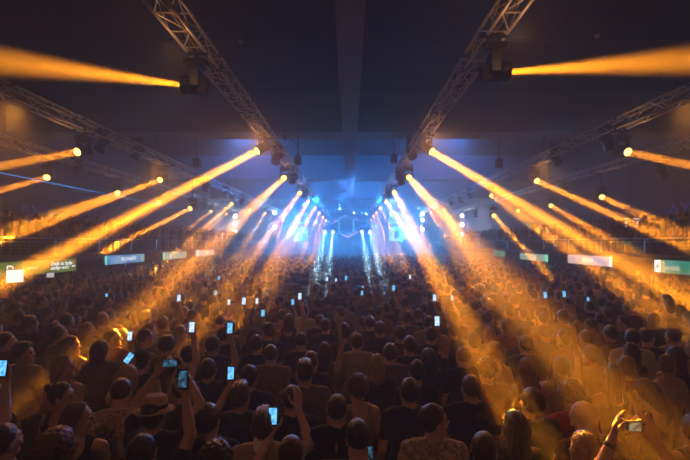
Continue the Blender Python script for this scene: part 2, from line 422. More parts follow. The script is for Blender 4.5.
# bright white blinders in vertical pairs on the outer trusses
BL = [(-1, 'o', 275, 212.5), (-1, 'o', 274, 227), (-1, 'x', 235.5, 216), (-1, 'x', 235, 232), (-1, 'x', 235.5, 223.5), (1, 'o', 423, 214), (1, 'o', 422.5, 220), (1, 'o', 422.5, 229.5), (1, 'x', 461, 215.5), (1, 'x', 462, 224.5), (1, 'x', 462.5, 234.5)]
bi = {}
for (s, tr, x, y) in sorted(BL, key=lambda q: q[3]):
    Y = 50.0; x = {(-1, 'o'): 274.5, (-1, 'x'): 235.3, (1, 'o'): 422.6, (1, 'x'): 462}[(s, tr)]
    L = at(x, y, Y); k = bi[(s, tr)] = bi.get((s, tr), 0) + 1
    root = empty('blinder_lamp', L)
    MB().box((0, .14, 0), (.46, .22, .46), bev=.04).build('housing', M_black, root)
    MB().lathe([(0, .20), (.02, .20), (.06, .12)], Matrix.Translation((0, .05, 0)) @ Matrix.Rotation(R(90), 4, 'X'), 18).build('lens', M_lens_w, root)
    topz = (TR + .01 if k == 1 else LASTZ[(s, tr)] - .23) - L.z
    dp = MB().bar((0, .14, .22), (0, .14, topz), .025, 6)
    if k == 1: LASTZ = globals().get('LASTZ', {}); dp.box((0, .14, topz), (.9, .05, .05))
    dp.build('drop_pipe', M_dark, root); LASTZ[(s, tr)] = L.z
    tag(root, '%s white blinder down its drop pipe, %s, %s side' % (ORD[k - 1], 'inner stack' if tr == 'o' else 'outer stack', SIDE[s]), 'stage light', 'white blinders')
    if k == 2: light('POINT', L + Vector((0, -.3, 0)), None, 850 if tr == 'x' else 400, (.75, .88, 1.0), radius=.15, name='blinder_light')

# floodlights hung on drop rods from the cross beams
for i, (x, y, Y, lab) in enumerate(((298, 160, 19.7, 'dark floodlight hung on a rod beside the middle truss, blue LED line side'), (394, 159, 19.7, 'dark floodlight hung on a rod beside the middle truss, neon sign side'),
                                    (197, 163, 19.7, 'dark floodlight hung on a rod beyond the outer truss, blue LED line side'), (499, 163, 19.7, 'dark floodlight hung on a rod beyond the outer truss, neon sign side'))):
    P = at(x, y, Y); root = empty('hanging_floodlight', P)
    mb = MB().box((0, 0, 0), (.34, .30, .50), bev=.04); 
    mb.build('housing', M_black, root)
    MB().box((0, -.16, -.03), (.26, .02, .34)).build('glass', M_lens_off, root)
    MB().bar((0, 0, .25), (0, 0, 8.55 - P.z), .03, 8).build('rod', M_dark, root)
    MB().bar((0, 0, 8.0 - P.z), (.5, 0, 8.5 - P.z), .02, 6).bar((0, 0, 8.0 - P.z), (-.5, 0, 8.5 - P.z), .02, 6).build('brace', M_dark, root)
    tag(root, lab, 'floodlight', 'hanging floodlights')

# tiny glinting bits on the ceiling
for i, (x, y) in enumerate(((241, 42), (597, 36.5))):
    P = at(x, y, 14.0 if i == 0 else 13.6); P.z = CEIL - .08; P.y = (CEIL - .08 - CZ) * FL / (PY - y); P.x = (x - PX) / FL * P.y
    root = empty('smoke_detector', P)
    MB().lathe([(-.05, .05), (-.03, .08), (.07, .085)], Matrix.Identity(4), 14).build('cover', mat('warm_white_plastic_%d' % i, (.8, .6, .4), .4), root)
    tag(root, 'small round detector on the dark ceiling near the %s' % ('middle truss, LED line side' if i == 0 else 'horizontal beam, neon side'), 'detector')

# ------------------------------------------------------------------ stage rig and screens
M_pink = emit('pink_light_tube', (1.0, .25, .42), 2.2)
M_cyan = emit('cyan_led_panel', (.10, .75, 1.0), 1.6, col2=(.03, .35, .9), scale=2.0)
M_scr = emit('screen_content', (.25, .9, 1.0), 2.2, col2=(.02, .30, .8), scale=1.2)
pts = [at(331, 222.5, 50), at(346, 216, 56), at(371, 223, 50), at(348, 235.7, 43), at(325.7, 226, 49)]
rt = empty('stage_truss_ring', pts[3])
for a, b in ((pts[0], pts[1]), (pts[1], pts[2]), (pts[2], pts[3]), (pts[3], pts[4]), (pts[4], pts[0])):
    mb = MB()
    up = Vector((0, 0, .30)); a0, b0 = a - rt.location, b - rt.location
    sd = (b0 - a0).cross(Vector((0, 0, 1))).normalized() * .17
    for o1 in (up * .5 + sd, up * .5 - sd, -up * .5 + sd, -up * .5 - sd): mb.bar(a0 + o1, b0 + o1, .03, 6)
    nn = 12
    for k in range(nn):
        p = a0.lerp(b0, k / nn); q = a0.lerp(b0, (k + 1) / nn)
        mb.bar(p + up * .5 + sd, q - up * .5 + sd, .015, 4).bar(p + up * .5 - sd, q - up * .5 - sd, .015, 4)
    mb.build('truss_side', M_alu, rt)
for (a, b, t0, t1) in ((pts[0], pts[1], .05, .45), (pts[0], pts[1], .9, 1.0), (pts[1], pts[2], .38, .5), (pts[2], pts[3], .55, .98), (pts[3], pts[4], 0, .22)):
    a0, b0 = a - rt.location, b - rt.location
    MB().bar(a0.lerp(b0, t0) - Vector((0, .1, .2)), a0.lerp(b0, t1) - Vector((0, .1, .2)), .075, 8).build('light_tube', M_pink, rt); rt.children[-1]['label'] = 'glowing pink tube'
tag(rt, 'diamond-shaped aluminium truss with pink light tubes over the stage', 'truss')
for s, x0, x1, who in ((-1, 294, 308, SIDE[-1]), (1, 389, 404, SIDE[1])):
    for j, (ya, yb) in enumerate(((212, 224), (227, 241))):
        Y = 60.5; A = at(x0, yb, Y); B = at(x1, ya, Y); c = (A + B) / 2; w = B.x - A.x; h = B.z - A.z
        root = empty('led_screen', (c.x, Y, A.z))
        MB().box((0, .08, h / 2), (w + .12, .12, h + .12)).build('cabinet', M_black, root)
        MB().box((0, 0, h / 2), (w, .03, h)).build('panel', M_scr, root)
        MB().box((w * .05 * s, -.03, h * .45), (w * .42, .03, h * .5)).build('dark_tile', M_black, root)
        MB().bar((-w * .3, .1, -.3 if j == 0 else 1.2 - A.z), (-w * .3, .1, 0), .06, 6).bar((w * .3, .1, -.3 if j == 0 else 1.2 - A.z), (w * .3, .1, 0), .06, 6).build('stand', M_dark, root)
        tag(root, '%s cyan LED screen on the stage, %s side' % (('upper', 'lower')[j], who), 'screen', 'stage screens')
# thin vertical light bars behind the ring
for i, x in enumerate((339, 353.5)):
    A = at(x, 232, 58); B = at(x, 220, 58); root = empty('light_bar', (A.x, 58, 1.21))
    MB().box((0, 0, (A.z + B.z) / 2 - 1.21), (.12, .06, B.z - A.z)).build('tube', emit('ice_tube_%d' % i, (.2, .75, 1), 2.0), root)
    MB().bar((0, .06, 0), (0, .06, A.z - 1.1), .04, 6).build('stand', M_dark, root)
    tag(root, 'upright ice-blue light bar behind the diamond truss, %s side' % SIDE[-1 if i == 0 else 1], 'light bar', 'stage light bars')
# line of little lamps on the back truss
bt = truss((-13, 62, 8.1), (13, 62, 8.1), .4, .4, 'blue-lit cross truss running along the far wall above the stage', step=1.0)
for k, (x, y) in enumerate(((297.5, 217.5), (304, 205), (316, 222), (354, 213), (391, 215), (399, 205.5), (366, 214), (408, 218), (340, 209))):
    P = at(x, y, 59.5); root = empty('stage_par_light', P)
    MB().lathe([(-.1, .12), (.2, .17), (.22, .17)], Matrix.Rotation(R(90), 4, 'X'), 12).build('can', M_black, root)
    MB().lathe([(.215, .15), (.24, .13)], Matrix.Rotation(R(90), 4, 'X'), 12).build('lens', M_lens_b, root)
    MB().bar((0, .05, .1), (0, 2.3, 8.1 - P.z), .03, 5).build('arm', M_dark, root)
    tag(root, 'ice-blue stage lamp glowing by the far wall, %s of nine along it' % ORD[sorted([297.5, 304, 316, 354, 391, 399, 366, 408, 340]).index(x)], 'stage light', 'far wall lamps')

# ------------------------------------------------------------------ LED banners, signs
M_bez = mat('banner_bezel', (.03, .03, .03), .5)
M_wtext = emit('white_led_text', (1, .97, .95), 1.6)
M_mint = emit('mint_led', (.25, 1, .7), 1.3); M_grn = emit('green_led', (.14, .22, .03), .9, col2=(.20, .26, .05), scale=1.0)
M_bl = emit('blue_led', (.06, .30, .85), .9, col2=(.35, .62, .95), scale=.9)
M_pk = emit('pale_pink_led', (1, .72, .62), .95, col2=(.75, .62, .85), scale=.7)
M_teal = emit('teal_led', (.03, .42, .25), .7, col2=(.2, .65, .5), scale=.9)
M_pale = emit('pale_green_led', (.75, .85, .55), .8, col2=(.45, .7, .6), scale=1)
M_red = emit('red_led', (1, .12, .06), 1.0); M_yel = emit('yellow_led', (1, .75, .25), 1.0)
def banner(s, x0, x1, zb, h, m, label, texts=(), blocks=()):
    """flat LED panel on the balcony front between picture columns x0 and x1"""
    X = s * (RAIL_X - .12)
    ya, yb = sorted((FL * abs(X) / abs(x0 - PX), FL * abs(X) / abs(x1 - PX)))
    L = yb - ya; root = empty('led_banner', (X, (ya + yb) / 2, zb))
    MB().box((s * .05, 0, h / 2), (.08, L + .06, h + .06), bev=.01).build('casing', M_bez, root)
    MB().box((0, 0, h / 2), (.02, L, h)).build('display', m, root)
    # u runs from the picture's left to its right along the banner
    def U(u): return (u - .5) * L * (1 if s < 0 else -1)
    for (u0, u1, v0, v1, mm, nm) in blocks:
        MB().box((-s * .014, (U(u0) + U(u1)) / 2, (v0 + v1) / 2 * h), (.012, abs(U(u1) - U(u0)), (v1 - v0) * h)).build(nm, mm, root)
    for (body, u, v, size) in texts:
        M = Matrix.Translation((X - s * .024, (ya + yb) / 2 + U(u), zb + v * h)) @ Matrix.Rotation(R(90) * (1 if s < 0 else -1), 4, 'Z') @ Matrix.Rotation(R(90), 4, 'X')
        text_ob('lettering', body, size, M_wtext, M, root)
    for yy in (-L * .35, L * .35):
        MB().bar((s * .06, yy, h), (s * .06, yy, 2.45 - zb), .015, 5).build('bracket', M_dark, root)
    tag(root, label, 'LED banner', 'balcony LED banners')
banner(-1, -30, 76, 1.86, .50, M_grn, 'long olive LED banner with two lines of white lettering and a D', 
       [('Znak za bolje', .82, .68, .21), ('poslije noći', .79, .36, .21), ('D', .30, .45, .42)],
       [(.18, .215, 0, 1, M_mint, 'mint_bar'), (.45, .56, .42, .55, M_pale, 'pale_stroke'), (.96, .975, .55, .85, M_red, 'red_mark'), (.945, .985, .35, .45, M_wtext, 'white_line')])
banner(-1, 105, 144, 1.98, .42, M_bl, 'blue LED banner with a mint end strip on the balcony front', [('VELESAJAM', .55, .5, .26)], [(0, .03, 0, 1, M_mint, 'mint_bar'), (.90, 1, .05, .95, M_pale, 'pale_block')])
banner(-1, 163, 186, 1.98, .44, M_pale, 'pale green LED banner seen through orange beams', [('D', .3, .5, .3)], [(0, .05, 0, 1, M_mint, 'mint_bar')])
banner(-1, 196, 214, 2.02, .42, M_pk, 'pinkish LED banner furthest along the balcony with the blue LED line', [('FEST', .6, .5, .3)], [(0, .12, 0, 1, M_wtext, 'white_bar')])
banner(1, 655, 730, 1.92, .46, M_teal, 'teal and cream LED banner nearest the camera on the neon sign side', [], [(0, .10, .02, .98, M_wtext, 'white_block'), (.10, .16, .05, .95, M_yel, 'yellow_block'), (.16, .38, .25, .6, M_pale, 'pale_stroke'), (.03, .07, .35, .65, M_teal, 'teal_mark')])
banner(1, 568, 612, 1.96, .44, M_pk, 'pale pink LED banner with small lettering on the balcony front', [('SERVUS', .5, .5, .26)], [(.96, 1, 0, 1, M_wtext, 'white_bar')])
banner(1, 520, 548, 1.92, .40, M_pale, 'mint and cream LED banner between the pink one and the stage', [('D', .6, .5, .3)], [(.92, 1, 0, 1, M_mint, 'mint_bar')])
banner(1, 493, 505, 2.0, .42, M_teal, 'small teal LED banner furthest along the neon sign side')
# neon sign on the balcony
P = at(631, 222.5, 19.8); P.x = min(P.x, HW - .3)
root = empty('neon_sign', P)
MB().box((0, .03, 0), (.98, .05, .42), bev=.01).build('back_board', M_bez, root)
MB().box((0, -.02, .19), (.86, .03, .035)).box((0, -.02, -.19), (.86, .03, .035)).build('border_tube', M_wtext, root)
text_ob('lettering', 'INSTITUT', .22, M_wtext, Matrix.Translation(P + Vector((0, -.02, -.01))) @ Matrix.Rotation(R(90), 4, 'X'), root)
MB().bar((0, .04, .2), (0, .04, 10.5 - P.z), .015, 6).build('hanging_wire', M_dark, root)
tag(root, 'small white neon sign with lettering above the balcony crowd', 'sign')
# dim letters high on the side walls
M_let = emit('dim_violet_letters', (.10, .06, .30), .28)
for s, body, yy, z, lab in ((-1, 'RYT', 20.8, 4.6, 'dim violet letters on the wall above the balcony, blue LED line side'), (1, 'AYR', 19.5, 4.7, 'dim violet letters on the wall above the balcony, neon sign side')):
    root = empty('wall_lettering', (s * (HW - .02), yy, z))
    text_ob('letters', body, 1.15, M_let, Matrix.Translation((s * (HW - .03), yy, z)) @ Matrix.Rotation(R(90) * (1 if s < 0 else -1), 4, 'Z') @ Matrix.Rotation(R(90), 4, 'X'), root, .02)
    tag(root, lab, 'sign')
# light boxes under the balcony
for (x, y, w, h, lab) in ((14.5, 276, .42, .40, 'bright white light box under the olive LED banner'), (50, 275, .22, .17, 'small cream light box below the white lettering')):
    P = at(x, y, FL * 11.0 / (PX - x)); root = empty('light_box', P)
    M = Matrix.Rotation(R(50), 4, 'Z')
    MB().box((0, 0, 0), (w + .05, .10, h + .05), M, ).build('frame', M_bez, root)
    MB().box(M @ Vector((0, -.06, 0)), (w, .02, h), M).build('face', emit('lightbox_face', (1, .97, .92), 1.5 if w > .3 else .7), root)
    MB().bar((0, 0, h / 2), (0, 0, 2.2 - P.z), .012, 6).build('hanger', M_dark, root)
    tag(root, lab, 'light box')

# ------------------------------------------------------------------ haze filling the hall
m = bpy.data.materials.new('smoke_haze'); m.use_nodes = True; nt = m.node_tree; nt.nodes.clear()
out = nt.nodes.new('ShaderNodeOutputMaterial'); vs = nt.nodes.new('ShaderNodeVolumeScatter')
vs.inputs['Density'].default_value = HAZE; vs.inputs['Anisotropy'].default_value = HAZE_G; vs.inputs['Color'].default_value = (1, 1, 1, 1)
nt.links.new(vs.outputs[0], out.inputs['Volume'])
# The haze is cut into touching banks; a narrow beam is only offered to the banks it really crosses (saves render noise, changes no light)
g = .004
ye = [-3.6, 3.2, 6.4, 9.6, 13.2, 17, 21, 26, 32, 39, 46, 54, 63]; xe = [-HW + .3, -9.2, -3.0, 3.0, 9.2, HW - .3]
m_thin = m.copy(); m_thin.name = 'smoke_haze_thin'
for q in m_thin.node_tree.nodes:
    if q.type == 'VOLUME_SCATTER': q.inputs['Density'].default_value = HAZE * .8
hz = bpy.data.objects.new('haze', None); COL.objects.link(hz); hz.location = (0, 30, .1)
tag(hz, 'thin stage haze filling the whole hall', 'haze', kind='stuff')
banks = []
for i in range(len(ye) - 1):
    for j in range(len(xe) - 1):
        mb = MB(); k = 2
        for q in range(k):
            y0 = ye[i] + (ye[i + 1] - ye[i]) * q / k; y1 = ye[i] + (ye[i + 1] - ye[i]) * (q + 1) / k
            mb.box(((xe[j] + xe[j + 1]) / 2, (y0 + y1) / 2 - 30, 5.2), (xe[j + 1] - xe[j] - g, y1 - y0 - g, 10.4))
        o = mb.build('haze_bank', m_thin if ye[i] < 6.3 else m, hz); o['kind'] = 'stuff'
        banks.append((o, Vector((xe[j], ye[i], 0)), Vector((xe[j + 1], ye[i + 1], 10.6))))
for l in [o for o in bpy.data.objects if o.type == 'LIGHT' and o.name.startswith('beam_light')]:
    d = -(l.matrix_basis.to_3x3() @ Vector((0, 0, 1))); P = l.location.copy(); half = l.data.spread / 2
    hit = set(); s = 0.0
    while s < 75:
        p = P + d * s; rad = LENS_R + s * math.tan(half) + .15
        for n_, (o, lo, hi) in enumerate(banks):
            if all(lo[a] - rad < p[a] < hi[a] + rad for a in range(3)): hit.add(n_)
        if p.z < -rad or abs(p.x) > HW + rad or p.y < -4: break
        s += .25
    c = bpy.data.collections.new('beam_reach')
    for n_, (o, lo, hi) in enumerate(banks):
        if n_ not in hit: c.objects.link(o)
    l.light_linking.receiver_collection = c
    for q in c.collection_objects: q.light_linking.link_state = 'EXCLUDE'
# ------------------------------------------------------------------ people: bodies grown from smooth fields
class Field:
    def __init__(s, lo, hi, h):
        s.lo = np.array(lo, float); s.h = h
        s.n = np.ceil((np.array(hi) - s.lo) / h).astype(int) + 1
        s.a = np.full(s.n, .1, np.float32)
    def _win(s, lo, hi, k):
        i0 = np.maximum(0, np.floor((np.array(lo) - k - s.lo) / s.h).astype(int)); i1 = np.minimum(s.n, np.ceil((np.array(hi) + k - s.lo) / s.h).astype(int) + 1)
        if np.any(i1 <= i0): return None
        g = [s.lo[d] + s.h * np.arange(i0[d], i1[d]) for d in range(3)]
        X, Y, Z = np.meshgrid(*g, indexing='ij', sparse=True)
        return (slice(i0[0], i1[0]), slice(i0[1], i1[1]), slice(i0[2], i1[2])), X, Y, Z
    def _union(s, w, d, k):
        A = s.a[w]
        if k > 0:
            h = np.clip(.5 + .5 * (A - d) / k, 0, 1); s.a[w] = A * (1 - h) + d * h - k * h * (1 - h)
        else: s.a[w] = np.minimum(A, d)
    def cone(s, a, b, ra, rb, k=.02, sub=False):
        a = np.array(a, float); b = np.array(b, float); r = max(ra, rb)
        w = s._win(np.minimum(a, b) - r, np.maximum(a, b) + r, k + 2 * s.h)
        if w is None: return
        w, X, Y, Z = w; d = b - a; L2 = float(d @ d) + 1e-9
        t = np.clip(((X - a[0]) * d[0] + (Y - a[1]) * d[1] + (Z - a[2]) * d[2]) / L2, 0, 1)
        dist = np.sqrt((X - a[0] - t * d[0]) ** 2 + (Y - a[1] - t * d[1]) ** 2 + (Z - a[2] - t * d[2]) ** 2) - (ra + (rb - ra) * t)
        if sub: s.a[w] = np.maximum(s.a[w], -dist)
        else: s._union(w, dist.astype(np.float32), k)
    def ell(s, c, r, M=None, k=.02, sub=False):
        c = np.array(c, float); r = np.array(r, float); q = r.max()
        w = s._win(c - q, c + q, k + 2 * s.h)
        if w is None: return
        w, X, Y, Z = w; x, y, z = X - c[0], Y - c[1], Z - c[2]
        if M is not None:
            x, y, z = (M[0][0] * x + M[1][0] * y + M[2][0] * z, M[0][1] * x + M[1][1] * y + M[2][1] * z, M[0][2] * x + M[1][2] * y + M[2][2] * z)
        k0 = np.sqrt((x / r[0]) ** 2 + (y / r[1]) ** 2 + (z / r[2]) ** 2); k1 = np.sqrt((x / r[0] ** 2) ** 2 + (y / r[1] ** 2) ** 2 + (z / r[2] ** 2) ** 2) + 1e-6
        d = k0 * (k0 - 1) / k1
        if sub: s.a[w] = np.maximum(s.a[w], -d)
        else: s._union(w, d.astype(np.float32), k)
    def full(s):
        g = [s.lo[d] + s.h * np.arange(s.n[d]) for d in range(3)]
        return np.meshgrid(*g, indexing='ij', sparse=True)
    def mesh(s, name, m, M=None):
        a = np.clip(s.a, -.1, .1).astype(np.float32)
        a[0] = a[-1] = .1; a[:, 0] = a[:, -1] = .1; a[:, :, 0] = a[:, :, -1] = .1
        G = vdb.FloatGrid(.1); G.copyFromArray(np.ascontiguousarray(a))
        P, T, Q = G.convertToPolygons(isovalue=0.0, adaptivity=0.0)
        P = P * s.h + s.lo
        me = bpy.data.meshes.new(name)
        nq = len(Q); me.vertices.add(len(P)); me.vertices.foreach_set('co', P.astype(np.float32).ravel())
        Q = Q[:, ::-1]
        me.loops.add(nq * 4); me.loops.foreach_set('vertex_index', Q.astype(np.int32).ravel())
        me.polygons.add(nq); me.polygons.foreach_set('loop_start', np.arange(0, nq * 4, 4, dtype=np.int32)); me.polygons.foreach_set('loop_total', np.full(nq, 4, dtype=np.int32))
        me.polygons.foreach_set('use_smooth', np.ones(nq, bool))
        me.update(); me.validate(); me.materials.append(m)
        # keep the largest connected piece only
        bm_keep_largest(me)
        return me

def bm_keep_largest(me):
    import bmesh
    nv = len(me.vertices); e = np.empty(len(me.edges) * 2, np.int32); me.edges.foreach_get('vertices', e); e = e.reshape(-1, 2)
    lab = np.arange(nv)
    for _ in range(400):
        m = np.minimum(lab[e[:, 0]], lab[e[:, 1]]); old = lab.copy()
        np.minimum.at(lab, e[:, 0], m); np.minimum.at(lab, e[:, 1], m); lab = lab[lab]
        if np.array_equal(old, lab): break
    u, c = np.unique(lab, return_counts=True)
    if len(u) > 1:
        big = u[np.argmax(c)]; bm = bmesh.new(); bm.from_mesh(me); bm.verts.ensure_lookup_table()
        bmesh.ops.delete(bm, geom=[v for v in bm.verts if lab[v.index] != big], context='VERTS'); bm.to_mesh(me); bm.free()

def V(*a): return np.array(a, float)
def unit(v): v = np.array(v, float); return v / (np.linalg.norm(v) + 1e-9)
NECK = V(0, 0, 1.50)

def head_matrix(yaw, pitch, roll=0):
    M = Matrix.Rotation(R(yaw), 3, 'Z') @ Matrix.Rotation(R(pitch), 3, 'X') @ Matrix.Rotation(R(roll), 3, 'Y')
    return np.array(M)

def add_head(F, M, neck=NECK):
    H = lambda *p: neck + M @ V(*p)
    F.cone(neck + V(0, -.012, -.09), H(0, -.01, .06), .060, .056, .03)
    F.ell(H(0, -.012, .145), (.078, .098, .100), M, .02)
    F.ell(H(0, .032, .080), (.060, .062, .072), M, .03)
    F.cone(H(-.045, .03, .045), H(0, .082, .022), .026, .020, .03); F.cone(H(.045, .03, .045), H(0, .082, .022), .026, .020, .03)
    F.cone(H(-.032, .072, .158), H(.032, .072, .158), .018, .018, .02)
    for s in (-1, 1):
        F.ell(H(s * .032, .099, .134), (.017, .013, .011), M, 0, True)
        F.ell(H(s * .031, .083, .133), (.013, .012, .010), M, .003)
        F.ell(H(s * .045, .068, .098), (.022, .022, .022), M, .015)
        F.ell(H(s * .081, -.004, .115), (.010, .020, .032), M, .006); F.ell(H(s * .090, .002, .118), (.006, .010, .018), M, 0, True)
    F.cone(H(0, .092, .140), H(0, .116, .102), .009, .014, .012)
    for s in (-1, 1): F.ell(H(s * .012, .104, .098), (.010, .011, .008), M, .006)
    F.cone(H(-.020, .091, .070), H(.020, .091, .070), .0075, .0075, .008); F.cone(H(-.018, .089, .056), H(.018, .089, .056), .008, .008, .008)
    F.cone(H(-.022, .104, .063), H(.022, .104, .063), .003, .003, 0, True)

def add_hand(F, w, d, n, side, curl=.35, spread=.12, phone=False):
    """hand at wrist w pointing along d, palm facing n; side = +1 when the thumb lies along d x n"""
    d = unit(d); n = unit(np.array(n) - d * np.dot(n, d)); t = np.cross(d, n) * side
    rr = .0095
    for j, (off, ln, L0) in enumerate(((.030, .086, .078), (.010, .090, .086), (-.011, .087, .080), (-.030, .078, .062))):
        base = w + d * ln + t * off
        F.cone(w + t * off * .5 + d * .01, base, .015, .012, .012)
        dd = unit(d + t * (off * spread * 12)); p = base; r0 = rr if j < 3 else rr * .88
        for q, fr in enumerate((.45, .31, .24)):
            a = curl * (1.0 if q else .8) * (q + 1)
            dirv = dd * math.cos(a) + n * math.sin(a)
            p2 = p + dirv * L0 * fr; F.cone(p, p2, r0 * (1.02 - .06 * q), r0 * (.96 - .07 * q), .003); p = p2
    b = w + d * .022 + t * .026 + n * .004
    m1 = b + unit(d * .75 + t * .75 + n * .35) * .045; F.cone(b, m1, .016, .012, .012)
    m2 = m1 + unit(d * .95 + t * .25 + n * (.3 + curl * .6)) * .034; F.cone(m1, m2, .0115, .0105, .004)
    m3 = m2 + unit(d * .95 - t * .05 + n * (.35 + curl * .8)) * .028; F.cone(m2, m3, .0105, .0092, .004)

SH = .185
# pose: (elbow, wrist, hand dir, palm normal, curl) for the right (+x) and the left (-x) arm, then head yaw/pitch/roll, lean
def arm(e, w, d=None, n=(0, 1, 0), c=.3, ph=False): return dict(e=V(*e), w=V(*w), d=d, n=n, c=c)
DOWN_R = arm((.25, -.05, 1.13), (.27, .03, .88), (0, .15, -1), (-1, 0, 0), .35); DOWN_L = arm((-.25, -.05, 1.13), (-.27, .03, .88), (0, .15, -1), (1, 0, 0), .35)
FOLD_R = arm((.26, -.02, 1.14), (.10, .24, 1.17), (-1, .3, .1), (0, -1, .2), .5); FOLD_L = arm((-.26, -.02, 1.14), (-.10, .22, 1.10), (1, .3, .1), (0, -1, .2), .5)
POSES = {
 'stand': (DOWN_R, DOWN_L, 0, 0, 0), 'stand_turn': (DOWN_R, DOWN_L, -28, 2, 3), 'profile_r': (DOWN_R, FOLD_L, -68, 0, 0), 'profile_l': (FOLD_R, DOWN_L, 62, -4, 0),
 'fold': (FOLD_R, FOLD_L, 12, 6, -4), 'look_down': (arm((.24, .06, 1.15), (.10, .30, 1.22), (-.1, .6, .8), (-.6, -.3, 0), .5), FOLD_L, 8, -32, 0),
 'phone_r': (arm((.31, .20, 1.36), (.20, .34, 1.60), (-.05, .10, 1), (-.25, -1, .1), .10), DOWN_L, 4, 4, 0),
 'phone_l': (DOWN_R, arm((-.31, .20, 1.36), (-.20, .34, 1.60), (.05, .10, 1), (.25, -1, .1), .10), -4, 4, 0),
 'phone_both': (arm((.28, .22, 1.62), (.12, .28, 1.86), (-.25, .10, 1), (-.8, -.6, 0), .22), arm((-.28, .22, 1.62), (-.12, .28, 1.86), (.25, .10, 1), (.8, -.6, 0), .22), 0, 8, 0),
 'phone_high': (arm((.25, .14, 1.66), (.17, .24, 1.90), (0, .08, 1), (-.2, -1, .1), .10), FOLD_L, 6, 10, 0),
 'fist_up': (arm((.24, .06, 1.68), (.20, .10, 1.94), (0, .1, 1), (-.4, 1, 0), .9), DOWN_L, -6, 8, 0),
 'wave_l': (FOLD_R, arm((-.25, .05, 1.68), (-.24, .12, 1.93), (-.1, .1, 1), (.3, 1, 0), .12), 8, 8, 0),
 'both_up': (arm((.32, .08, 1.62), (.36, .14, 1.88), (.1, .1, 1), (-.4, 1, 0), .15), arm((-.32, .08, 1.62), (-.36, .14, 1.88), (-.1, .1, 1), (.4, 1, 0), .15), 0, 10, 0),
 'bow_head': (FOLD_R, DOWN_L, 38, -34, 18),
}
def arm_prims(F, a, s, infl=0.0, to=1.0, k=.02):
    S = V(s * SH, 0, 1.40); e, w = a['e'], a['w']
    if infl == 0.0:
        F.cone(S, e, .052, .040, .03); F.cone(e, e + (w - e) * .35, .040, .038, .01); F.cone(e + (w - e) * .3, w, .038, .026, .012)
        add_hand(F, w, a['d'] if a['d'] is not None else w - e, a['n'], s if False else (1 if s < 0 else -1) * 1, a['c'])
    else:
        F.cone(S, S + (e - S) * min(1, to), .052 + infl, .046 + infl * 1.3, .03)
        if to > 1: F.cone(e, e + (w - e) * (to - 1), .045 + infl, .032 + infl, .012)
def torso_prims(F, i=0.0):
    F.ell((0, -.005, .96), (.168 + i, .120 + i, .13 + i), None, .04)
    F.cone((0, 0, 1.02), (0, 0, 1.15), .118 + i, .122 + i, .05)
    F.ell((0, 0, 1.25), (.160 + i, .108 + i, .20 + i), None, .05)
    F.cone((-.125, -.005, 1.385), (.125, -.005, 1.385), .072 + i, .072 + i, .05)
    F.cone((0, -.015, 1.47), (-.15, -.01, 1.415), .048 + i * .6, .045 + i, .03); F.cone((0, -.015, 1.47), (.15, -.01, 1.415), .048 + i * .6, .045 + i, .03)

def worn(name, rough, vary, scale, spec, bump=0.0, stretch=None, sheen=0.0):
    """a material that takes its base colour from the thing itself (object colour), with a procedural weave or strand variation"""
    m = mat(name, (1, 1, 1), rough, 0, vary, scale, spec, bump, stretch, sheen); nt = m.node_tree
    rp = [n for n in nt.nodes if n.type == 'VALTORGB'][0]; b = nt.nodes['Principled BSDF']
    rp.color_ramp.elements[0].color = (1 - vary,) * 3 + (1,); rp.color_ramp.elements[1].color = (1, 1, 1, 1)
    oi = nt.nodes.new('ShaderNodeObjectInfo'); mx = nt.nodes.new('ShaderNodeMix'); mx.data_type = 'RGBA'; mx.blend_type = 'MULTIPLY'; mx.inputs[0].default_value = 1.0
    nt.links.new(oi.outputs['Color'], mx.inputs[6]); nt.links.new(rp.outputs[0], mx.inputs[7]); nt.links.new(mx.outputs[2], b.inputs['Base Color'])
    return m
SKIN = [(.62, .40, .29), (.50, .30, .20), (.56, .35, .24), (.34, .19, .12)]
HAIRC = {'black': (.012, .010, .009), 'dark': (.035, .020, .012), 'brown': (.10, .05, .025), 'blond': (.42, .26, .10), 'grey': (.25, .24, .23)}
CLOTH = {'black': (.012, .012, .014), 'charcoal': (.03, .03, .034), 'navy': (.015, .022, .05), 'grey': (.12, .12, .12), 'white': (.62, .60, .56), 'tan': (.40, .29, .17), 'khaki': (.20, .17, .09), 'rust': (.34, .10, .03),
         'olive': (.09, .10, .04), 'burgundy': (.12, .015, .02), 'red': (.45, .03, .03), 'denim': (.05, .09, .16), 'cream': (.50, .42, .30)}
M_skin = worn('skin', .48, .08, 20, .45); M_hair = worn('hair_strands', .42, .4, 60, .5, .5, (1, 1, .12)); M_cotton = worn('cotton', .92, .25, 14, .15, .35, None, .15)
M_pat = mat('patterned_cotton', (.42, .33, .18), .9, vary=.55, scale=38, spec=.2)
M_stripe = mat('checked_cotton', (.38, .24, .12), .9, vary=.5, scale=26, spec=.2, stretch=(1, 1, .3))
M_jean = mat('denim_trousers', (.03, .04, .07), .9, vary=.2, scale=30); M_shoe = mat('trainer_leather', (.10, .10, .10), .6, vary=.3)
M_eye = mat('dark_eye', (.06, .04, .03), .15, spec=.7)

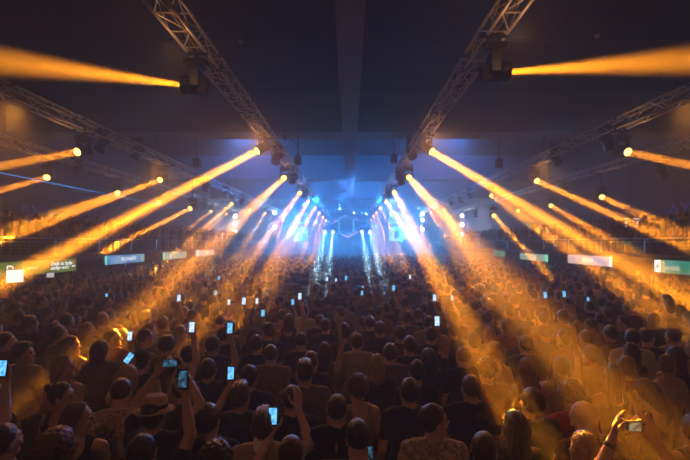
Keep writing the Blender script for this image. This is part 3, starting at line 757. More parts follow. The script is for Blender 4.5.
BODY = {}; TOP = {}; HEADM = {}; NEAR_Y = 4.7      # beyond NEAR_Y the same shapes are grown with a coarser grid
T0 = time.time()
def build_pose(p, lod):
    ra, la, yaw, pitch, roll = POSES[p]
    M = head_matrix(yaw, pitch, roll); HEADM[p] = M
    pts = [a[k] for a in (ra, la) for k in ('e', 'w')] + [V(0, .2, 1.82), V(-.26, -.2, 0), V(.26, .22, 0)]
    lo = np.min(pts, 0) - .16; hi = np.max(pts, 0) + .16
    for a in (ra, la):
        if a['w'][2] > 1.5: hi[2] = max(hi[2], a['w'][2] + .24)
    lo[2] = -.02
    F = Field(lo, hi, (.0084, .017)[lod])
    torso_prims(F)
    for s in (-1, 1):
        F.cone((s * .09, 0, .93), (s * .105, .01, .50), .090, .056, .04); F.cone((s * .105, .01, .50), (s * .11, -.03, .30), .055, .053, .02); F.cone((s * .11, -.03, .30), (s * .115, -.02, .07), .050, .036, .02)
        F.cone((s * .115, -.035, .045), (s * .13, .13, .03), .036, .028, .02)
    for a, s in ((ra, 1), (la, -1)): arm_prims(F, a, s)
    add_head(F, M)
    BODY[p, lod] = F.mesh('body', M_skin)
    for kind, to in (('tee', .55), ('tank', 0), ('long', 1.85)):
        G = Field(lo, hi, (.014, .024)[lod])
        torso_prims(G, .019); G.ell((0, -.005, .95), (.205, .160, .15), None, .03)
        if kind != 'tank':
            for a, s in ((ra, 1), (la, -1)): arm_prims(G, a, s, .012, to)
        X, Y, Z = G.full()
        w = .006 * np.sin(Z * 55 + X * 23 + Y * 9) * np.sin(X * 31 - Z * 12) + .004 * np.sin(Z * 21 + Y * 40)
        G.a += w.astype(np.float32)
        G.a = np.maximum(G.a, (.83 - Z).astype(np.float32))
        G.ell((0, .012, 1.52), (.072, .075, .085), None, 0, True)
        if kind == 'tank':
            G.a = np.maximum(G.a, (np.minimum(Z - 1.335, .07 - np.abs(np.abs(X) - .02)) ).astype(np.float32) * 1.0) if False else G.a
            for s in (-1, 1): G.ell((s * .215, 0, 1.42), (.085, .2, .15), None, 0, True)
            G.ell((0, -.10, 1.46), (.085, .14, .11), None, 0, True)
        TOP[p, kind, lod] = G.mesh({'tee': 't_shirt', 'tank': 'tank_top', 'long': 'long_sleeved_top'}[kind], M_cotton)
for p in POSES:
    for lod in (0, 1): build_pose(p, lod)
# trousers and shoes
TROU = []; SHOE = []
for lod in (0, 1):
    F = Field((-.3, -.25, .05), (.3, .25, 1.06), (.018, .026)[lod])
    F.ell((0, -.005, .95), (.18, .132, .12), None, .04)
    for s in (-1, 1):
        F.cone((s * .09, 0, .93), (s * .105, .01, .50), .106, .080, .03); F.cone((s * .105, .01, .50), (s * .112, -.03, .30), .080, .076, .02); F.cone((s * .112, -.03, .30), (s * .113, -.02, .10), .076, .066, .02)
    X, Y, Z = F.full(); F.a += (.004 * np.sin(Z * 60 + X * 20)).astype(np.float32); F.a = np.maximum(F.a, (Z - 1.0).astype(np.float32)); F.a = np.maximum(F.a, (.08 - Z).astype(np.float32))
    TROU.append(F.mesh('trousers', M_jean)); SHOE.append([])
    for s in (-1, 1):
        F = Field((s * .12 - .09, -.12, -.02), (s * .12 + .09, .24, .15), (.012, .018)[lod])
        F.cone((s * .115, -.04, .045), (s * .13, .15, .034), .046, .040, .02); F.cone((s * .115, -.035, .05), (s * .115, -.03, .10), .046, .044, .02)
        X, Y, Z = F.full(); F.a = np.maximum(F.a, (.001 - Z).astype(np.float32)); SHOE[-1].append(F.mesh('shoe', M_shoe))

# hair, modelled about the neck pivot with the face towards +y
def hair_field(kind, lod):
    lo, hi = (-.17, -.24, -.36), (.17, .16, .36)
    F = Field(lo, hi, (.0075, .014)[lod]); X, Y, Z = F.full(); I = None
    az = np.arctan2(X, -(Y + .01))
    if kind == 'buzz':
        F.ell((0, -.014, .148), (.0815, .101, .103), None, 0); cut = np.maximum((.11 - Z) * .8 + np.maximum(Y, -.03) * .9 , (Y - .062) * .7 + (.16 - Z) * .3)
    elif kind == 'short':
        F.ell((0, -.016, .150), (.086, .107, .110), None, 0); F.a += (.0035 * np.sin(az * 38 + Z * 60) * np.sin(Z * 90)).astype(np.float32)
        cut = np.maximum((.085 - Z) * .7 + np.maximum(Y, -.05) * 1.0, Y - .075)
        cut = np.maximum(cut, (Y - .045) * .8 + (.185 - Z) * .6)
    elif kind == 'quiff':
        F.ell((0, -.016, .150), (.083, .103, .106), None, 0); F.ell((0, .030, .225), (.058, .070, .034), None, .02); F.ell((0, -.02, .220), (.070, .085, .04), None, .02)
        F.a += (.004 * np.sin(X * 190 + Z * 30)).astype(np.float32)
        cut = np.maximum((.105 - Z) * .7 + np.maximum(Y, -.05), (Y - .06) * .8 + (.19 - Z) * .5)
    elif kind == 'curly':
        F.ell((0, -.015, .170), (.108, .118, .112), None, 0); F.a += (.013 * np.sin(X * 105 + 1) * np.sin(Y * 98) * np.sin(Z * 101)).astype(np.float32)
        cut = np.maximum((.085 - Z) * .6 + np.maximum(Y, -.06) * 1.0, (Y - .07) + (.19 - Z) * .6)
    elif kind == 'afro':
        F.ell((0, -.015, .180), (.135, .140, .130), None, 0); F.a += (.011 * np.sin(X * 115 + 1) * np.sin(Y * 108) * np.sin(Z * 111)).astype(np.float32)
        cut = np.maximum((.08 - Z) * .6 + np.maximum(Y, -.06) * 1.0, (Y - .07) + (.19 - Z) * .6)
    elif kind in ('long', 'bob'):
        F.ell((0, -.018, .150), (.092, .112, .113), None, 0)
        zb = -.22 if kind == 'long' else .0
        F.cone((-.035, -.055, .12), (-.055, -.085, zb), .060, .040, .05); F.cone((.035, -.055, .12), (.055, -.085, zb), .060, .040, .05); F.cone((0, -.07, .12), (0, -.105, zb - .02), .06, .036, .05)
        F.cone((-.075, 0, .12), (-.088, -.01, max(zb, -.08)), .028, .020, .03); F.cone((.075, 0, .12), (.088, -.01, max(zb, -.08)), .028, .020, .03)
        F.a += (.0045 * np.sin(X * 210 + Z * 9 + np.sin(Z * 14) * 1.6) + .003 * np.sin(az * 41)).astype(np.float32)
        cut = np.maximum((Y - .035) + (.19 - Z) * .55 - .02 * 0, -9 + 0 * X)
    elif kind in ('bun', 'ponytail'):
        F.ell((0, -.016, .150), (.085, .105, .108), None, 0)
        F.a = np.maximum(F.a, (np.maximum((.085 - Z) * .7 + np.maximum(Y, -.05), (Y - .06) + (.19 - Z) * .5)).astype(np.float32))
        if kind == 'bun': F.ell((0, -.115, .215), (.042, .040, .040), None, .01)
        else: F.cone((0, -.10, .19), (0, -.155, .14), .026, .034, .01); F.cone((0, -.155, .14), (0, -.15, -.12), .034, .014, .01)
        F.a += (.003 * np.sin(X * 220) * np.cos(Y * 60)).astype(np.float32)
        cut = -9 + 0 * X
    F.a = np.maximum(F.a, np.broadcast_to(np.asarray(cut, np.float32), F.a.shape))
    return F.mesh('hair', M_hair)
HAIR = {(k, l): hair_field(k, l) for l in (0, 1) for k in ('buzz', 'short', 'quiff', 'curly', 'afro', 'long', 'bob', 'bun', 'ponytail')}
# straw hat and cap
mb = MB().lathe([(.165, .150), (.168, .152), (.178, .105), (.19, .098), (.27, .086), (.285, .060), (.278, .02)], Matrix.Translation((0, -.02, 0)) @ Matrix.Rotation(R(-14), 4, 'X'), 28)
_o = mb.build('straw_hat', mat('woven_straw', (.46, .32, .15), .8, vary=.35, scale=45), None, True); HAT = _o.data; bpy.data.objects.remove(_o)
mb = MB().lathe([(.186, .1005), (.205, .1015), (.215, .0985)], Matrix.Translation((0, -.02, 0)) @ Matrix.Rotation(R(-14), 4, 'X'), 28)
_o = mb.build('hat_band', M_cotton, None, True); BAND = _o.data; bpy.data.objects.remove(_o)
F = Field((-.14, -.16, .08), (.14, .24, .32), .008)
F.ell((0, -.014, .160), (.096, .116, .112), None, 0); X, Y, Z = F.full(); F.a = np.maximum(F.a, (.155 - Z).astype(np.float32))
F.ell((0, .12, .168), (.075, .085, .012), None, .012); CAP = F.mesh('baseball_cap', M_cotton)
EYE = MB().lathe([(-.011, .003), (-.008, .009), (0, .0115), (.008, .009), (.011, .003)], Matrix.Rotation(R(90), 4, 'X'), 10)
_o = EYE.build('eye', M_eye, None, True); EYE = _o.data; bpy.data.objects.remove(_o)
print('PEOPLE tops', {k: len(v.vertices) for k, v in TOP.items() if k[0] == 'stand'}, {k: len(v.vertices) for k, v in HAIR.items()})
print('PEOPLE meshes', round(time.time() - T0, 1), 's', {k: len(v.vertices) for k, v in BODY.items()})

PATM = {}
def paint(o, c):
    if isinstance(c, tuple): o.color = (*c, 1)
    else:                                     # a printed cloth: the same cut in its own material
        k = (o.data.name, c.name)
        if k not in PATM: PATM[k] = o.data.copy(); PATM[k].materials[0] = c
        o.data = PATM[k]
def person(pos, pose, hair, hcol, top, tcol, label, yaw=0, scale=1.0, width=1.0, skin=0, hat=None, group='crowd on the dance floor', eyes=False, trousers=None):
    lod = 0 if pos[1] < NEAR_Y else 1
    b = bpy.data.objects.new('person', BODY[pose, lod]); COL.objects.link(b); paint(b, SKIN[skin])
    b.location = pos; b.rotation_euler = (0, 0, R(yaw)); b.scale = (scale * width, scale * width, scale)
    t = inst(TOP[pose, top, lod], {'tee': 't_shirt', 'tank': 'tank_top', 'long': 'long_sleeved_top'}[top], b); paint(t, CLOTH[tcol] if isinstance(tcol, str) else tcol)
    inst(TROU[lod], 'trousers', b)
    for sh in SHOE[lod]: inst(sh, 'shoe', b)
    HM = Matrix(HEADM[pose].tolist()).to_4x4(); HM.translation = Vector(NECK)
    if hair != 'bald':
        h = inst(HAIR[hair, lod], 'hair', b, HM); paint(h, HAIRC[hcol])
    if hat == 'straw': k = inst(HAT, 'straw_hat', b, HM); paint(inst(BAND, 'hat_band', k), CLOTH['black'])
    if hat == 'cap': paint(inst(CAP, 'baseball_cap', b, HM), CLOTH['black'])
    if eyes:
        for s in (-1, 1): inst(EYE, 'eye', b, HM @ Matrix.Translation((s * .031, .086, .133)))
    tag(b, label, 'person', group)
    return b

# phone: case, screen; gripped by the hand of a pose
M_scrn = [emit('phone_screen_cyan', (.05, .38, .85), 1.3, col2=(.25, .70, .95), scale=30), emit('phone_screen_pale', (.30, .60, .95), 1.4, col2=(.75, .85, 1.0), scale=25), emit('phone_screen_dim', (.10, .35, .55), .5, col2=(.02, .05, .1), scale=30)]
M_case = mat('phone_case_black', (.015, .015, .017), .3, vary=.2)
PH = {}
mb = MB().box((0, 0, 0), (.068, .010, .138), bev=.004).box((.022, .006, .055), (.022, .003, .024)); _o = mb.build('smartphone', M_case); PH['body'] = _o.data; bpy.data.objects.remove(_o)
mb = MB().box((0, -.0056, 0), (.058, .0012, .116)); _o = mb.build('screen', M_scrn[0]); PH['screen0'] = _o.data; bpy.data.objects.remove(_o)
for i in (1, 2): PH['screen%d' % i] = PH['screen0'].copy(); PH['screen%d' % i].materials[0] = M_scrn[i]
PHPOS = {'phone_r': (V(.187, .3225, 1.722), 0), 'phone_l': (V(-.187, .3225, 1.722), 0), 'phone_both': (V(0, .262, 1.955), 90), 'phone_high': (V(.164, .220, 2.022), 0), 'look_down': (V(.085, .355, 1.33), 0)}
def phone(per, pose, label, scr=0, roll=None):
    off, rr = PHPOS[pose]; rr = rr if roll is None else roll
    M = per.matrix_basis @ Matrix.Translation(Vector(off)) @ Matrix.Rotation(R(rr), 4, 'Y') @ Matrix.Rotation(R(-8 if pose != 'look_down' else -50), 4, 'X')
    o = bpy.data.objects.new('smartphone', PH['body']); COL.objects.link(o); o.matrix_world = Matrix.Translation(M.translation) @ M.to_quaternion().to_matrix().to_4x4()
    s = inst(PH['screen%d' % scr], 'screen', o)
    tag(o, label, 'smartphone', 'smartphones held up'); return o
# ------------------------------------------------------------------ the people one can make out
OCC = []                                   # taken places on the floor
def free(x, y, r):
    return all((x - a) ** 2 + (y - b) ** 2 > (r + q) ** 2 / 4 for a, b, q in OCC)
def face_yaw(x, y): return math.degrees(math.atan2(x * .8, 55 - y))
ANCH = []                                  # (pixel x, Y, tag) used to say who stands behind whom
def spot_for(px, py, sc=1.0):
    Y = FL * (CZ - 1.64 * sc) / (py - PY); return (px - PX) / FL * Y, Y
MOVED = []
def settle(x, y, r=.50):
    """nudge a place until it is free"""
    if free(x, y, r): return x, y
    best = None
    for k in range(1, 14):
        for t in range(16):
            a = t * math.pi / 8; X = x + math.cos(a) * k * .04; Y = y + math.sin(a) * k * .04
            if free(X, Y, r): return X, Y
    return x, y
# px, py, pose, hair, colour, top, colour, turn, width, tag, label
H = [
 (58, 447, 'stand_turn', 'curly', 'brown', 'tee', 'charcoal', 0, 1.0, 'tousled brown head', 'man with tousled brown curls and charcoal T-shirt at the bottom corner', 3),
 (62, 395, 'profile_r', 'bun', 'dark', 'tank', 'black', -6, .88, 'bare-shouldered bun woman', 'woman with dark bun and black tank top, bare back lit orange', 1),
 (88, 392, 'look_down', 'short', 'dark', 'tee', M_pat, 10, 1.0, 'patterned-shirt man', 'dark-haired man in patterned orange-lit shirt beside the bare-shouldered woman', 0),
 (24, 352, 'profile_r', 'curly', 'black', 'tee', 'cream', 0, 1.0, 'cream-shirted curly man', 'man with black curls in cream T-shirt looking across the crowd', 0),
 (64, 366, 'profile_r', 'long', 'blond', 'tank', 'tan', 0, .88, 'long blond profile woman', 'woman with long blond hair in profile, tan tank top', 1),
 (118, 428, 'profile_r', 'long', 'brown', 'tank', 'black', 8, .9, 'brown-haired tank-top woman', 'woman with long brown hair and black tank top near the straw hat', 0),
 (144, 362, 'stand', 'short', 'black', 'tee', 'black', 0, 1.02, 'black-capped man', 'man in black baseball cap and black T-shirt', 'cap'),
 (150, 331, 'profile_r', 'short', 'brown', 'tee', 'black', 0, 1.0, 'black-shirted profile man', 'brown-haired man in profile in black T-shirt beyond the black cap', 0),
 (181, 333, 'profile_r', 'bob', 'blond', 'tee', 'tan', 10, .88, 'blond bob woman', 'woman with short blond bob lit bright orange', 0),
 (207, 404, 'stand', 'short', 'black', 'tee', 'black', 0, 1.02, 'black-haired broad man', 'broad black-haired man in black T-shirt behind the orange quiff man', 0),
 (232, 423, 'phone_r', 'quiff', 'brown', 'tee', 'tan', 0, 1.05, 'tan-shirted quiff man', 'man with brown quiff in tan collared shirt, hand by his face', 0),
 (269.6, 397, 'stand', 'buzz', 'dark', 'tee', 'black', 0, 1.04, 'close-cropped black-tee man', 'close-cropped man in black T-shirt beyond the bright blue phone', 0),
 (337, 407, 'stand', 'buzz', 'dark', 'tee', 'black', 0, 1.04, 'striped-back black-tee man', 'cropped man in black T-shirt with pale stripe and lines on its back', 0),
 (354, 388, 'stand', 'curly', 'brown', 'tank', 'tan', 14, .9, 'curly tan-top woman', 'curly brown-haired woman in tan tank top beside the striped back', 0),
 (388, 390, 'stand', 'short', 'black', 'tee', 'black', 0, 1.04, 'tall black-haired man', 'tall black-haired man in plain black T-shirt, middle of the crowd', 0),
 (434, 419, 'profile_r', 'short', 'dark', 'tee', M_pat, -6, 1.04, 'speckled-tee profile man', 'man in speckled cream T-shirt turned in profile with short dark hair', 0),
 (471, 386, 'stand', 'buzz', 'brown', 'tee', 'black', 0, 1.08, 'shaven black-tee man', 'tall shaven-headed man in black T-shirt with broad shoulders', 0),
 (483, 447, 'stand_turn', 'buzz', 'brown', 'tee', 'charcoal', 0, 1.0, 'bald bottom-edge man', 'shaven round head at the bottom edge in charcoal T-shirt', 0),
 (506, 434, 'stand', 'long', 'dark', 'tee', 'black', 0, .9, 'long dark-haired woman', 'woman with long straight dark hair beside the shaven round head', 0),
 (487, 370, 'stand', 'curly', 'dark', 'tee', 'burgundy', 0, .95, 'curly burgundy-tee person', 'person with dark curls in burgundy T-shirt beyond the shaven man', 0),
 (532, 401, 'stand', 'short', 'black', 'tee', 'black', 4, 1.04, 'neck-chain black-tee man', 'black-haired man in black T-shirt with gold chain round his neck', 0),
 (557, 440, 'stand', 'long', 'blond', 'tank', 'black', 0, .88, 'long blond bottom-edge woman', 'woman with long blond hair at the bottom edge below the chain man', 0),
 (582, 417, 'bow_head', 'bald', 'dark', 'tee', 'black', 0, 1.04, 'bald man bowing', 'bald man in black T-shirt with head bowed to one side', 0),
 (563, 397, 'profile_r', 'curly', 'brown', 'tee', 'red', 0, .95, 'curly red-shirted person', 'person with brown curls in red T-shirt beside the bowed bald man', 0),
 (653, 393, 'look_down', 'long', 'black', 'tank', 'charcoal', 10, .9, 'long black-haired woman', 'woman with long black hair and bare shoulders looking down', 0),
 (687, 398, 'profile_l', 'curly', 'brown', 'tank', 'tan', 0, .9, 'curly edge woman', 'curly brown-haired woman cut off by the frame edge, orange lit', 1),
 (31, 323, 'stand_turn', 'curly', 'brown', 'tee', 'navy', 0, .95, 'curly navy-tee person', 'person with brown curls in navy T-shirt beyond the cream shirt', 0),
 (55, 329, 'stand', 'short', 'dark', 'tee', 'black', 0, 1.0, 'short-haired dark pair man', 'short-haired man in black T-shirt beside the curly navy-shirted one', 0),
 (72, 344, 'profile_r', 'ponytail', 'brown', 'tank', 'olive', 0, .88, 'ponytail olive-top woman', 'woman with brown ponytail in olive tank top', 0),
 (88, 329, 'stand_turn', 'bob', 'blond', 'tee', 'grey', 0, .88, 'blond grey-tee woman', 'woman with blond bob in grey T-shirt in the orange haze', 0),
 (110, 315, 'stand', 'short', 'dark', 'tee', 'tan', 0, 1, 'tan-tee hazy man', 'dark-haired man in tan T-shirt standing in the orange haze', 0),
 (113, 337, 'profile_r', 'short', 'brown', 'tee', 'rust', 0, 1, 'rust-tee hazy man', 'brown-haired man in rust T-shirt in the haze before the black cap', 0),
 (183, 358, 'stand', 'short', 'black', 'tee', 'charcoal', 0, 1, 'charcoal-tee phone neighbour', 'black-haired man in charcoal T-shirt beyond the straw hat', 0),
 (219, 321, 'look_down', 'short', 'dark', 'tee', 'cream', 0, 1, 'bright cream-shirt man', 'man in cream shirt lit bright orange, looking down', 0),
 (213, 344, 'stand', 'short', 'black', 'tee', 'black', 0, 1.1, 'wide-backed black-tee man', 'wide-backed man in black T-shirt below the bright cream shirt', 0),
 (224, 334, 'stand_turn', 'short', 'dark', 'tee', 'navy', 0, 1, 'navy-tee shoulder man', 'man in navy T-shirt looking over the wide black back', 0),
 (249, 376, 'stand', 'short', 'black', 'tee', 'navy', 0, 1, 'navy-tee black-haired man', 'black-haired man in navy T-shirt beyond the quiff man', 0),
 (270.5, 353, 'stand', 'buzz', 'brown', 'tee', 'khaki', 0, 1.04, 'khaki-shirt cropped man', 'cropped man in khaki shirt seen squarely from behind', 0),
 (256.7, 343, 'stand', 'short', 'dark', 'tee', 'black', 0, 1, 'black-tee ear man', 'dark-haired man in black T-shirt over the khaki shoulder', 0),
 (301, 340, 'stand', 'buzz', 'dark', 'tee', 'black', 0, 1, 'cropped black-tee pair man', 'cropped man in black T-shirt, the further of a black-shirted pair', 0),
 (311, 360, 'stand', 'buzz', 'brown', 'tee', 'black', 0, 1, 'short-haired pale-neck man', 'short-haired man with pale neck in black T-shirt, nearer of a pair', 0),
 (325.5, 325, 'phone_r', 'short', 'black', 'long', 'navy', 0, 1, 'arm-lifting navy-top man', 'man in navy long-sleeved top with one arm lifted to his head', 0),
 (343, 333, 'stand', 'afro', 'black', 'tee', 'charcoal', 0, .95, 'round afro person', 'person with round black afro and charcoal T-shirt', 0),
 (357, 341, 'stand', 'short', 'dark', 'long', 'tan', 0, 1.08, 'tan-topped broad man', 'broad man in orange-lit tan long-sleeved top', 0),
 (282, 315, 'stand', 'short', 'dark', 'tee', 'tan', 0, 1, 'tan-tee short-haired man', 'dark-haired man in tan T-shirt beside the raised violet arm', 0),
 (370, 322, 'stand', 'short', 'black', 'tee', 'navy', 0, 1, 'navy-tee man by tan top', 'black-haired man in navy T-shirt beyond the tan long sleeves', 0),
 (380, 328, 'stand', 'short', 'dark', 'tee', 'black', 0, 1.04, 'stocky black-tee man', 'stocky dark-haired man in black T-shirt beyond the tan long sleeves', 0),
 (398, 333, 'stand', 'short', 'dark', 'tee', 'burgundy', 0, 1, 'burgundy-tee man', 'dark-haired man in burgundy T-shirt between two black shirts', 0),
 (415, 334, 'stand_turn', 'short', 'dark', 'tee', 'charcoal', 0, 1, 'charcoal-tee dark man', 'dark-haired man in charcoal T-shirt beside the burgundy one', 0),
 (423, 308, 'stand', 'short', 'black', 'tee', 'black', 0, 1, 'upright silhouetted man', 'black silhouetted man standing tall against the orange glow', 0),
 (407, 317, 'stand', 'short', 'dark', 'tee', 'grey', 0, 1, 'grey-tee man', 'dark-haired man in grey T-shirt beside the upright silhouette', 0),
 (450.5, 320, 'stand', 'afro', 'dark', 'tee', 'black', 0, .9, 'puffy-haired person', 'person with puffy dark hair beyond the lit phone', 0),
 (443, 343, 'stand_turn', 'short', 'blond', 'long', 'black', 0, 1, 'blond black-sleeved man', 'blond man in black long sleeves, hair rimmed yellow', 0),
 (377, 364, 'stand', 'bob', 'blond', 'tee', 'navy', 0, .88, 'blond navy-tee woman', 'woman with blond bob in navy T-shirt before the pale shirt', 0),
 (390, 352, 'stand', 'short', 'dark', 'tee', 'grey', 0, 1.05, 'pale grey-tee man', 'dark-haired man in pale grey T-shirt with wide back', 0),
 (414.6, 353, 'stand', 'short', 'dark', 'tee', 'black', 0, 1.02, 'neat-haired black-tee man', 'neat-haired man in black T-shirt beside the pale grey one', 0),
 (457, 355, 'stand', 'buzz', 'brown', 'tee', 'black', 4, 1.06, 'orange-armed cropped man', 'cropped man in black T-shirt with orange-lit bare arm', 0),
 (471, 341, 'stand', 'short', 'brown', 'tee', 'tan', 0, 1, 'tan-tee beam man', 'brown-haired man in tan T-shirt inside the orange beam', 0),
 (489, 334, 'stand', 'short', 'blond', 'tee', 'cream', 0, 1, 'cream-tee beam person', 'blond person in cream T-shirt glowing in the orange beam', 0),
 (485, 352, 'stand_turn', 'curly', 'blond', 'tank', 'tan', 0, .9, 'curly blond woman', 'woman with curly blond hair lit yellow in the beam', 0),
 (506, 326, 'stand', 'short', 'dark', 'tee', 'rust', 0, 1, 'rust-tee tall man', 'dark-haired man in rust T-shirt behind the glowing beam', 0),
 (515, 336, 'stand_turn', 'cap', 'dark', 'tee', 'black', 0, 1, 'dark cap man', 'man in dark cap and black T-shirt behind the chain man', 'cap'),
 (530, 343, 'stand', 'short', 'black', 'tee', 'charcoal', 0, 1.04, 'thick-necked charcoal man', 'thick-necked man in charcoal T-shirt, black hair', 0),
 (526.7, 368, 'stand', 'long', 'blond', 'tank', 'rust', 0, .9, 'long bright blond woman', 'woman with long bright blond hair down her back', 0),
 (577, 328, 'stand', 'short', 'dark', 'tee', 'black', 0, 1, 'dark-tee man by buzz cut', 'dark-haired man in black T-shirt beside the round cropped head', 0),
 (586, 337, 'stand', 'buzz', 'dark', 'tee', 'grey', 0, 1, 'round cropped grey-tee man', 'man with round cropped head in grey T-shirt', 0),
 (591, 354, 'stand', 'short', 'brown', 'tee', 'tan', 0, 1, 'smoke-veiled tan-tee man', 'brown-haired man in tan T-shirt half veiled by smoke', 0),
 (608, 358, 'stand_turn', 'short', 'brown', 'tee', 'rust', 0, 1, 'smoke-veiled rust-tee man', 'brown-haired man in rust T-shirt veiled by orange smoke', 0),
 (607, 332, 'stand', 'short', 'black', 'tee', 'black', 0, 1.05, 'dark bulky-backed man', 'bulky dark-backed man with black hair beyond the smoke', 0),
 (600, 318, 'stand', 'ponytail', 'dark', 'tank', 'navy', 0, .88, 'ponytail navy-top woman', 'woman with dark ponytail and navy tank top', 0),
 (623, 322, 'profile_l', 'short', 'brown', 'tee', 'olive', 0, 1, 'olive-tee profile man', 'man in olive T-shirt seen in profile by the ponytail', 0),
 (637, 335, 'profile_r', 'quiff', 'brown', 'tee', 'charcoal', 0, 1, 'lit quiff profile man', 'man in profile with sunlit-looking quiff and charcoal T-shirt', 0),
 (630, 352, 'stand', 'long', 'dark', 'tee', 'black', 0, .9, 'long-haired black-tee woman', 'woman with long dark hair and black T-shirt', 0),
 (624, 375, 'stand_turn', 'long', 'brown', 'tank', 'olive', 6, .9, 'long brown-haired woman', 'woman with long brown hair and olive tank top before the compact camera', 0),
 (653.6, 354, 'stand', 'long', 'brown', 'tank', 'black', 0, .9, 'wavy-haired black-top woman', 'woman with long brown hair in black tank top', 0),
 (672, 356, 'profile_r', 'bun', 'blond', 'tank', 'cream', 0, .88, 'blond bun woman', 'blond woman with bun lit orange at the side', 0),
 (681, 366, 'stand', 'short', 'black', 'tee', 'black', 0, 1, 'black-haired edge man', 'black-haired man in black T-shirt close to the frame edge', 0),
 (670, 335, 'stand', 'short', 'brown', 'tee', 'tan', 0, 1, 'tan-tee edge man', 'brown-haired man in tan T-shirt near the frame edge', 0),
 (12, 430, 'stand', 'short', 'dark', 'tee', 'rust', -8, 1.1, 'rust-shirted corner man', 'large dim man in rust shirt at the bottom corner', 0),
 (216, 462, 'stand', 'curly', 'black', 'tee', 'black', 0, .95, 'bottom-edge dark curls', 'dark curly head just showing at the bottom edge below the quiff', 0),
 (380, 376, 'stand', 'short', 'black', 'tee', 'black', 0, .95, 'small dark-haired person', 'small black-haired person before the blond bob and tall man', 0),
]
# phones: px, py, pose, screen, hair, colour, top, colour, tag of the holder
P = [
 (3, 368, 'phone_high', 0, 'short', 'dark', 'tee', 'black', 'edge arm holding phone'), (129, 358, 'phone_l', 0, 'long', 'blond', 'tank', 'charcoal', 'blond woman with tilted phone'),
 (170, 363, 'phone_both', 2, 'short', 'dark', 'tee', 'black', 'straw-hat man'), (192, 327, 'phone_high', 1, 'ponytail', 'brown', 'tank', 'tan', 'ponytail woman phone high'),
 (230, 328, 'phone_high', 0, 'short', 'dark', 'tee', 'navy', 'navy man phone high'), (231, 373, 'phone_l', 0, 'quiff', 'brown', 'tee', 'charcoal', 'charcoal man filming low'),
 (273, 416, 'phone_l', 0, 'buzz', 'dark', 'tee', 'black', 'bright-phone holder'), (183, 379, 'phone_high', 2, 'short', 'black', 'tee', 'black', 'dim-phone holder'),
 (130, 336, 'phone_r', 1, 'bob', 'brown', 'tee', 'grey', 'brown bob woman filming'), (263, 313, 'phone_r', 0, 'short', 'dark', 'tee', 'black', 'violet-lit filming man'),
 (437, 321, 'phone_high', 1, 'bob', 'dark', 'tee', 'navy', 'dark bob woman filming'), (369, 455, 'look_down', 2, 'short', 'black', 'tee', 'black', 'bottom-edge texting man'),
 (106.6, 296, 'phone_r', 0, 'short', 'dark', 'tee', 'grey', ''), (179, 298, 'phone_high', 1, 'short', 'dark', 'tee', 'tan', ''), (219, 278, 'phone_high', 0, 'short', 'dark', 'tee', 'black', ''), (216, 293, 'phone_r', 0, 'curly', 'dark', 'tee', 'navy', ''),
 (229, 302, 'phone_r', 1, 'long', 'brown', 'tank', 'tan', ''), (244, 301, 'phone_high', 1, 'short', 'dark', 'tee', 'tan', ''), (257, 301, 'phone_l', 1, 'short', 'black', 'tee', 'grey', ''), (291, 302, 'phone_r', 0, 'short', 'dark', 'tee', 'burgundy', ''),
 (301, 295, 'phone_high', 1, 'bob', 'dark', 'tank', 'black', ''), (327, 279, 'phone_high', 1, 'short', 'dark', 'tee', 'navy', ''), (336, 280, 'phone_l', 1, 'short', 'dark', 'tee', 'black', ''), (346, 278, 'phone_high', 0, 'short', 'dark', 'tee', 'navy', ''),
 (350, 288, 'phone_r', 0, 'short', 'dark', 'tee', 'navy', ''), (362, 293, 'phone_l', 0, 'long', 'dark', 'tee', 'black', ''), (393.5, 288, 'phone_high', 0, 'short', 'dark', 'tee', 'black', ''), (439, 298, 'phone_high', 1, 'short', 'dark', 'tee', 'tan', ''),
 (452, 298, 'phone_r', 1, 'bob', 'brown', 'tee', 'tan', ''), (410, 277, 'phone_high', 1, 'short', 'dark', 'tee', 'black', ''), (545, 295, 'phone_high', 0, 'short', 'dark', 'tee', 'grey', ''), (564, 294, 'phone_high', 0, 'curly', 'dark', 'tee', 'olive', ''), (588, 300, 'phone_r', 0, 'short', 'dark', 'tee', 'black', ''),
]
HERO = []
# the man with the compact camera, arms reaching into the frame
def person_at(x, y, *a, r=.5, **k):
    OCC.append((x, y, r)); return person((x, y, 0), *a, **k)
cz = 1.955; Yc = FL * (CZ - cz) / (424 - PY); cx = (632 - PX) / FL * Yc
camman = person_at(cx + .02, Yc - .262, 'phone_both', 'short', 'dark', 'tee', 'rust', 'man in rust T-shirt, both arms raised, holding the compact camera', yaw=0, skin=0, group='people close to the camera')
ANCH.append(((632), Yc - .262, 'compact-camera man'))
root = empty('compact_camera', (cx + .02, Yc, cz - .012))
M_cam = mat('silver_plastic', (.45, .43, .40), .35, .3)
MB().box((0, .004, 0), (.104, .024, .060), bev=.005).box((.03, .004, .032), (.02, .016, .008), bev=.002).build('body', M_cam, root)
MB().box((-.008, -.0095, 0), (.068, .002, .048)).build('display', emit('camera_display', (.75, .55, .28), .55, col2=(.3, .16, .05), scale=40), root)
MB().lathe([(.016, .024), (.03, .023), (.034, .018)], Matrix.Rotation(R(-90), 4, 'X'), 18).build('lens', M_black, root)
MB().bar((.040, -.0095, .014), (.040, -.011, .014), .007, 10).build('dial', M_dark, root)
tag(root, 'small silver compact camera held up in two hands', 'camera')
def band(per, w, e, name, m, r=.030):
    w = np.array(w); e = np.array(e); u = unit(w - e); a = w - u * .055; b = w - u * .030
    o = MB().bar(a, b, r + .003, 16).build(name, m, per, True); return o
w_ = band(camman, (-.12, .28, 1.86), (-.28, .22, 1.62), 'wristwatch', M_black)
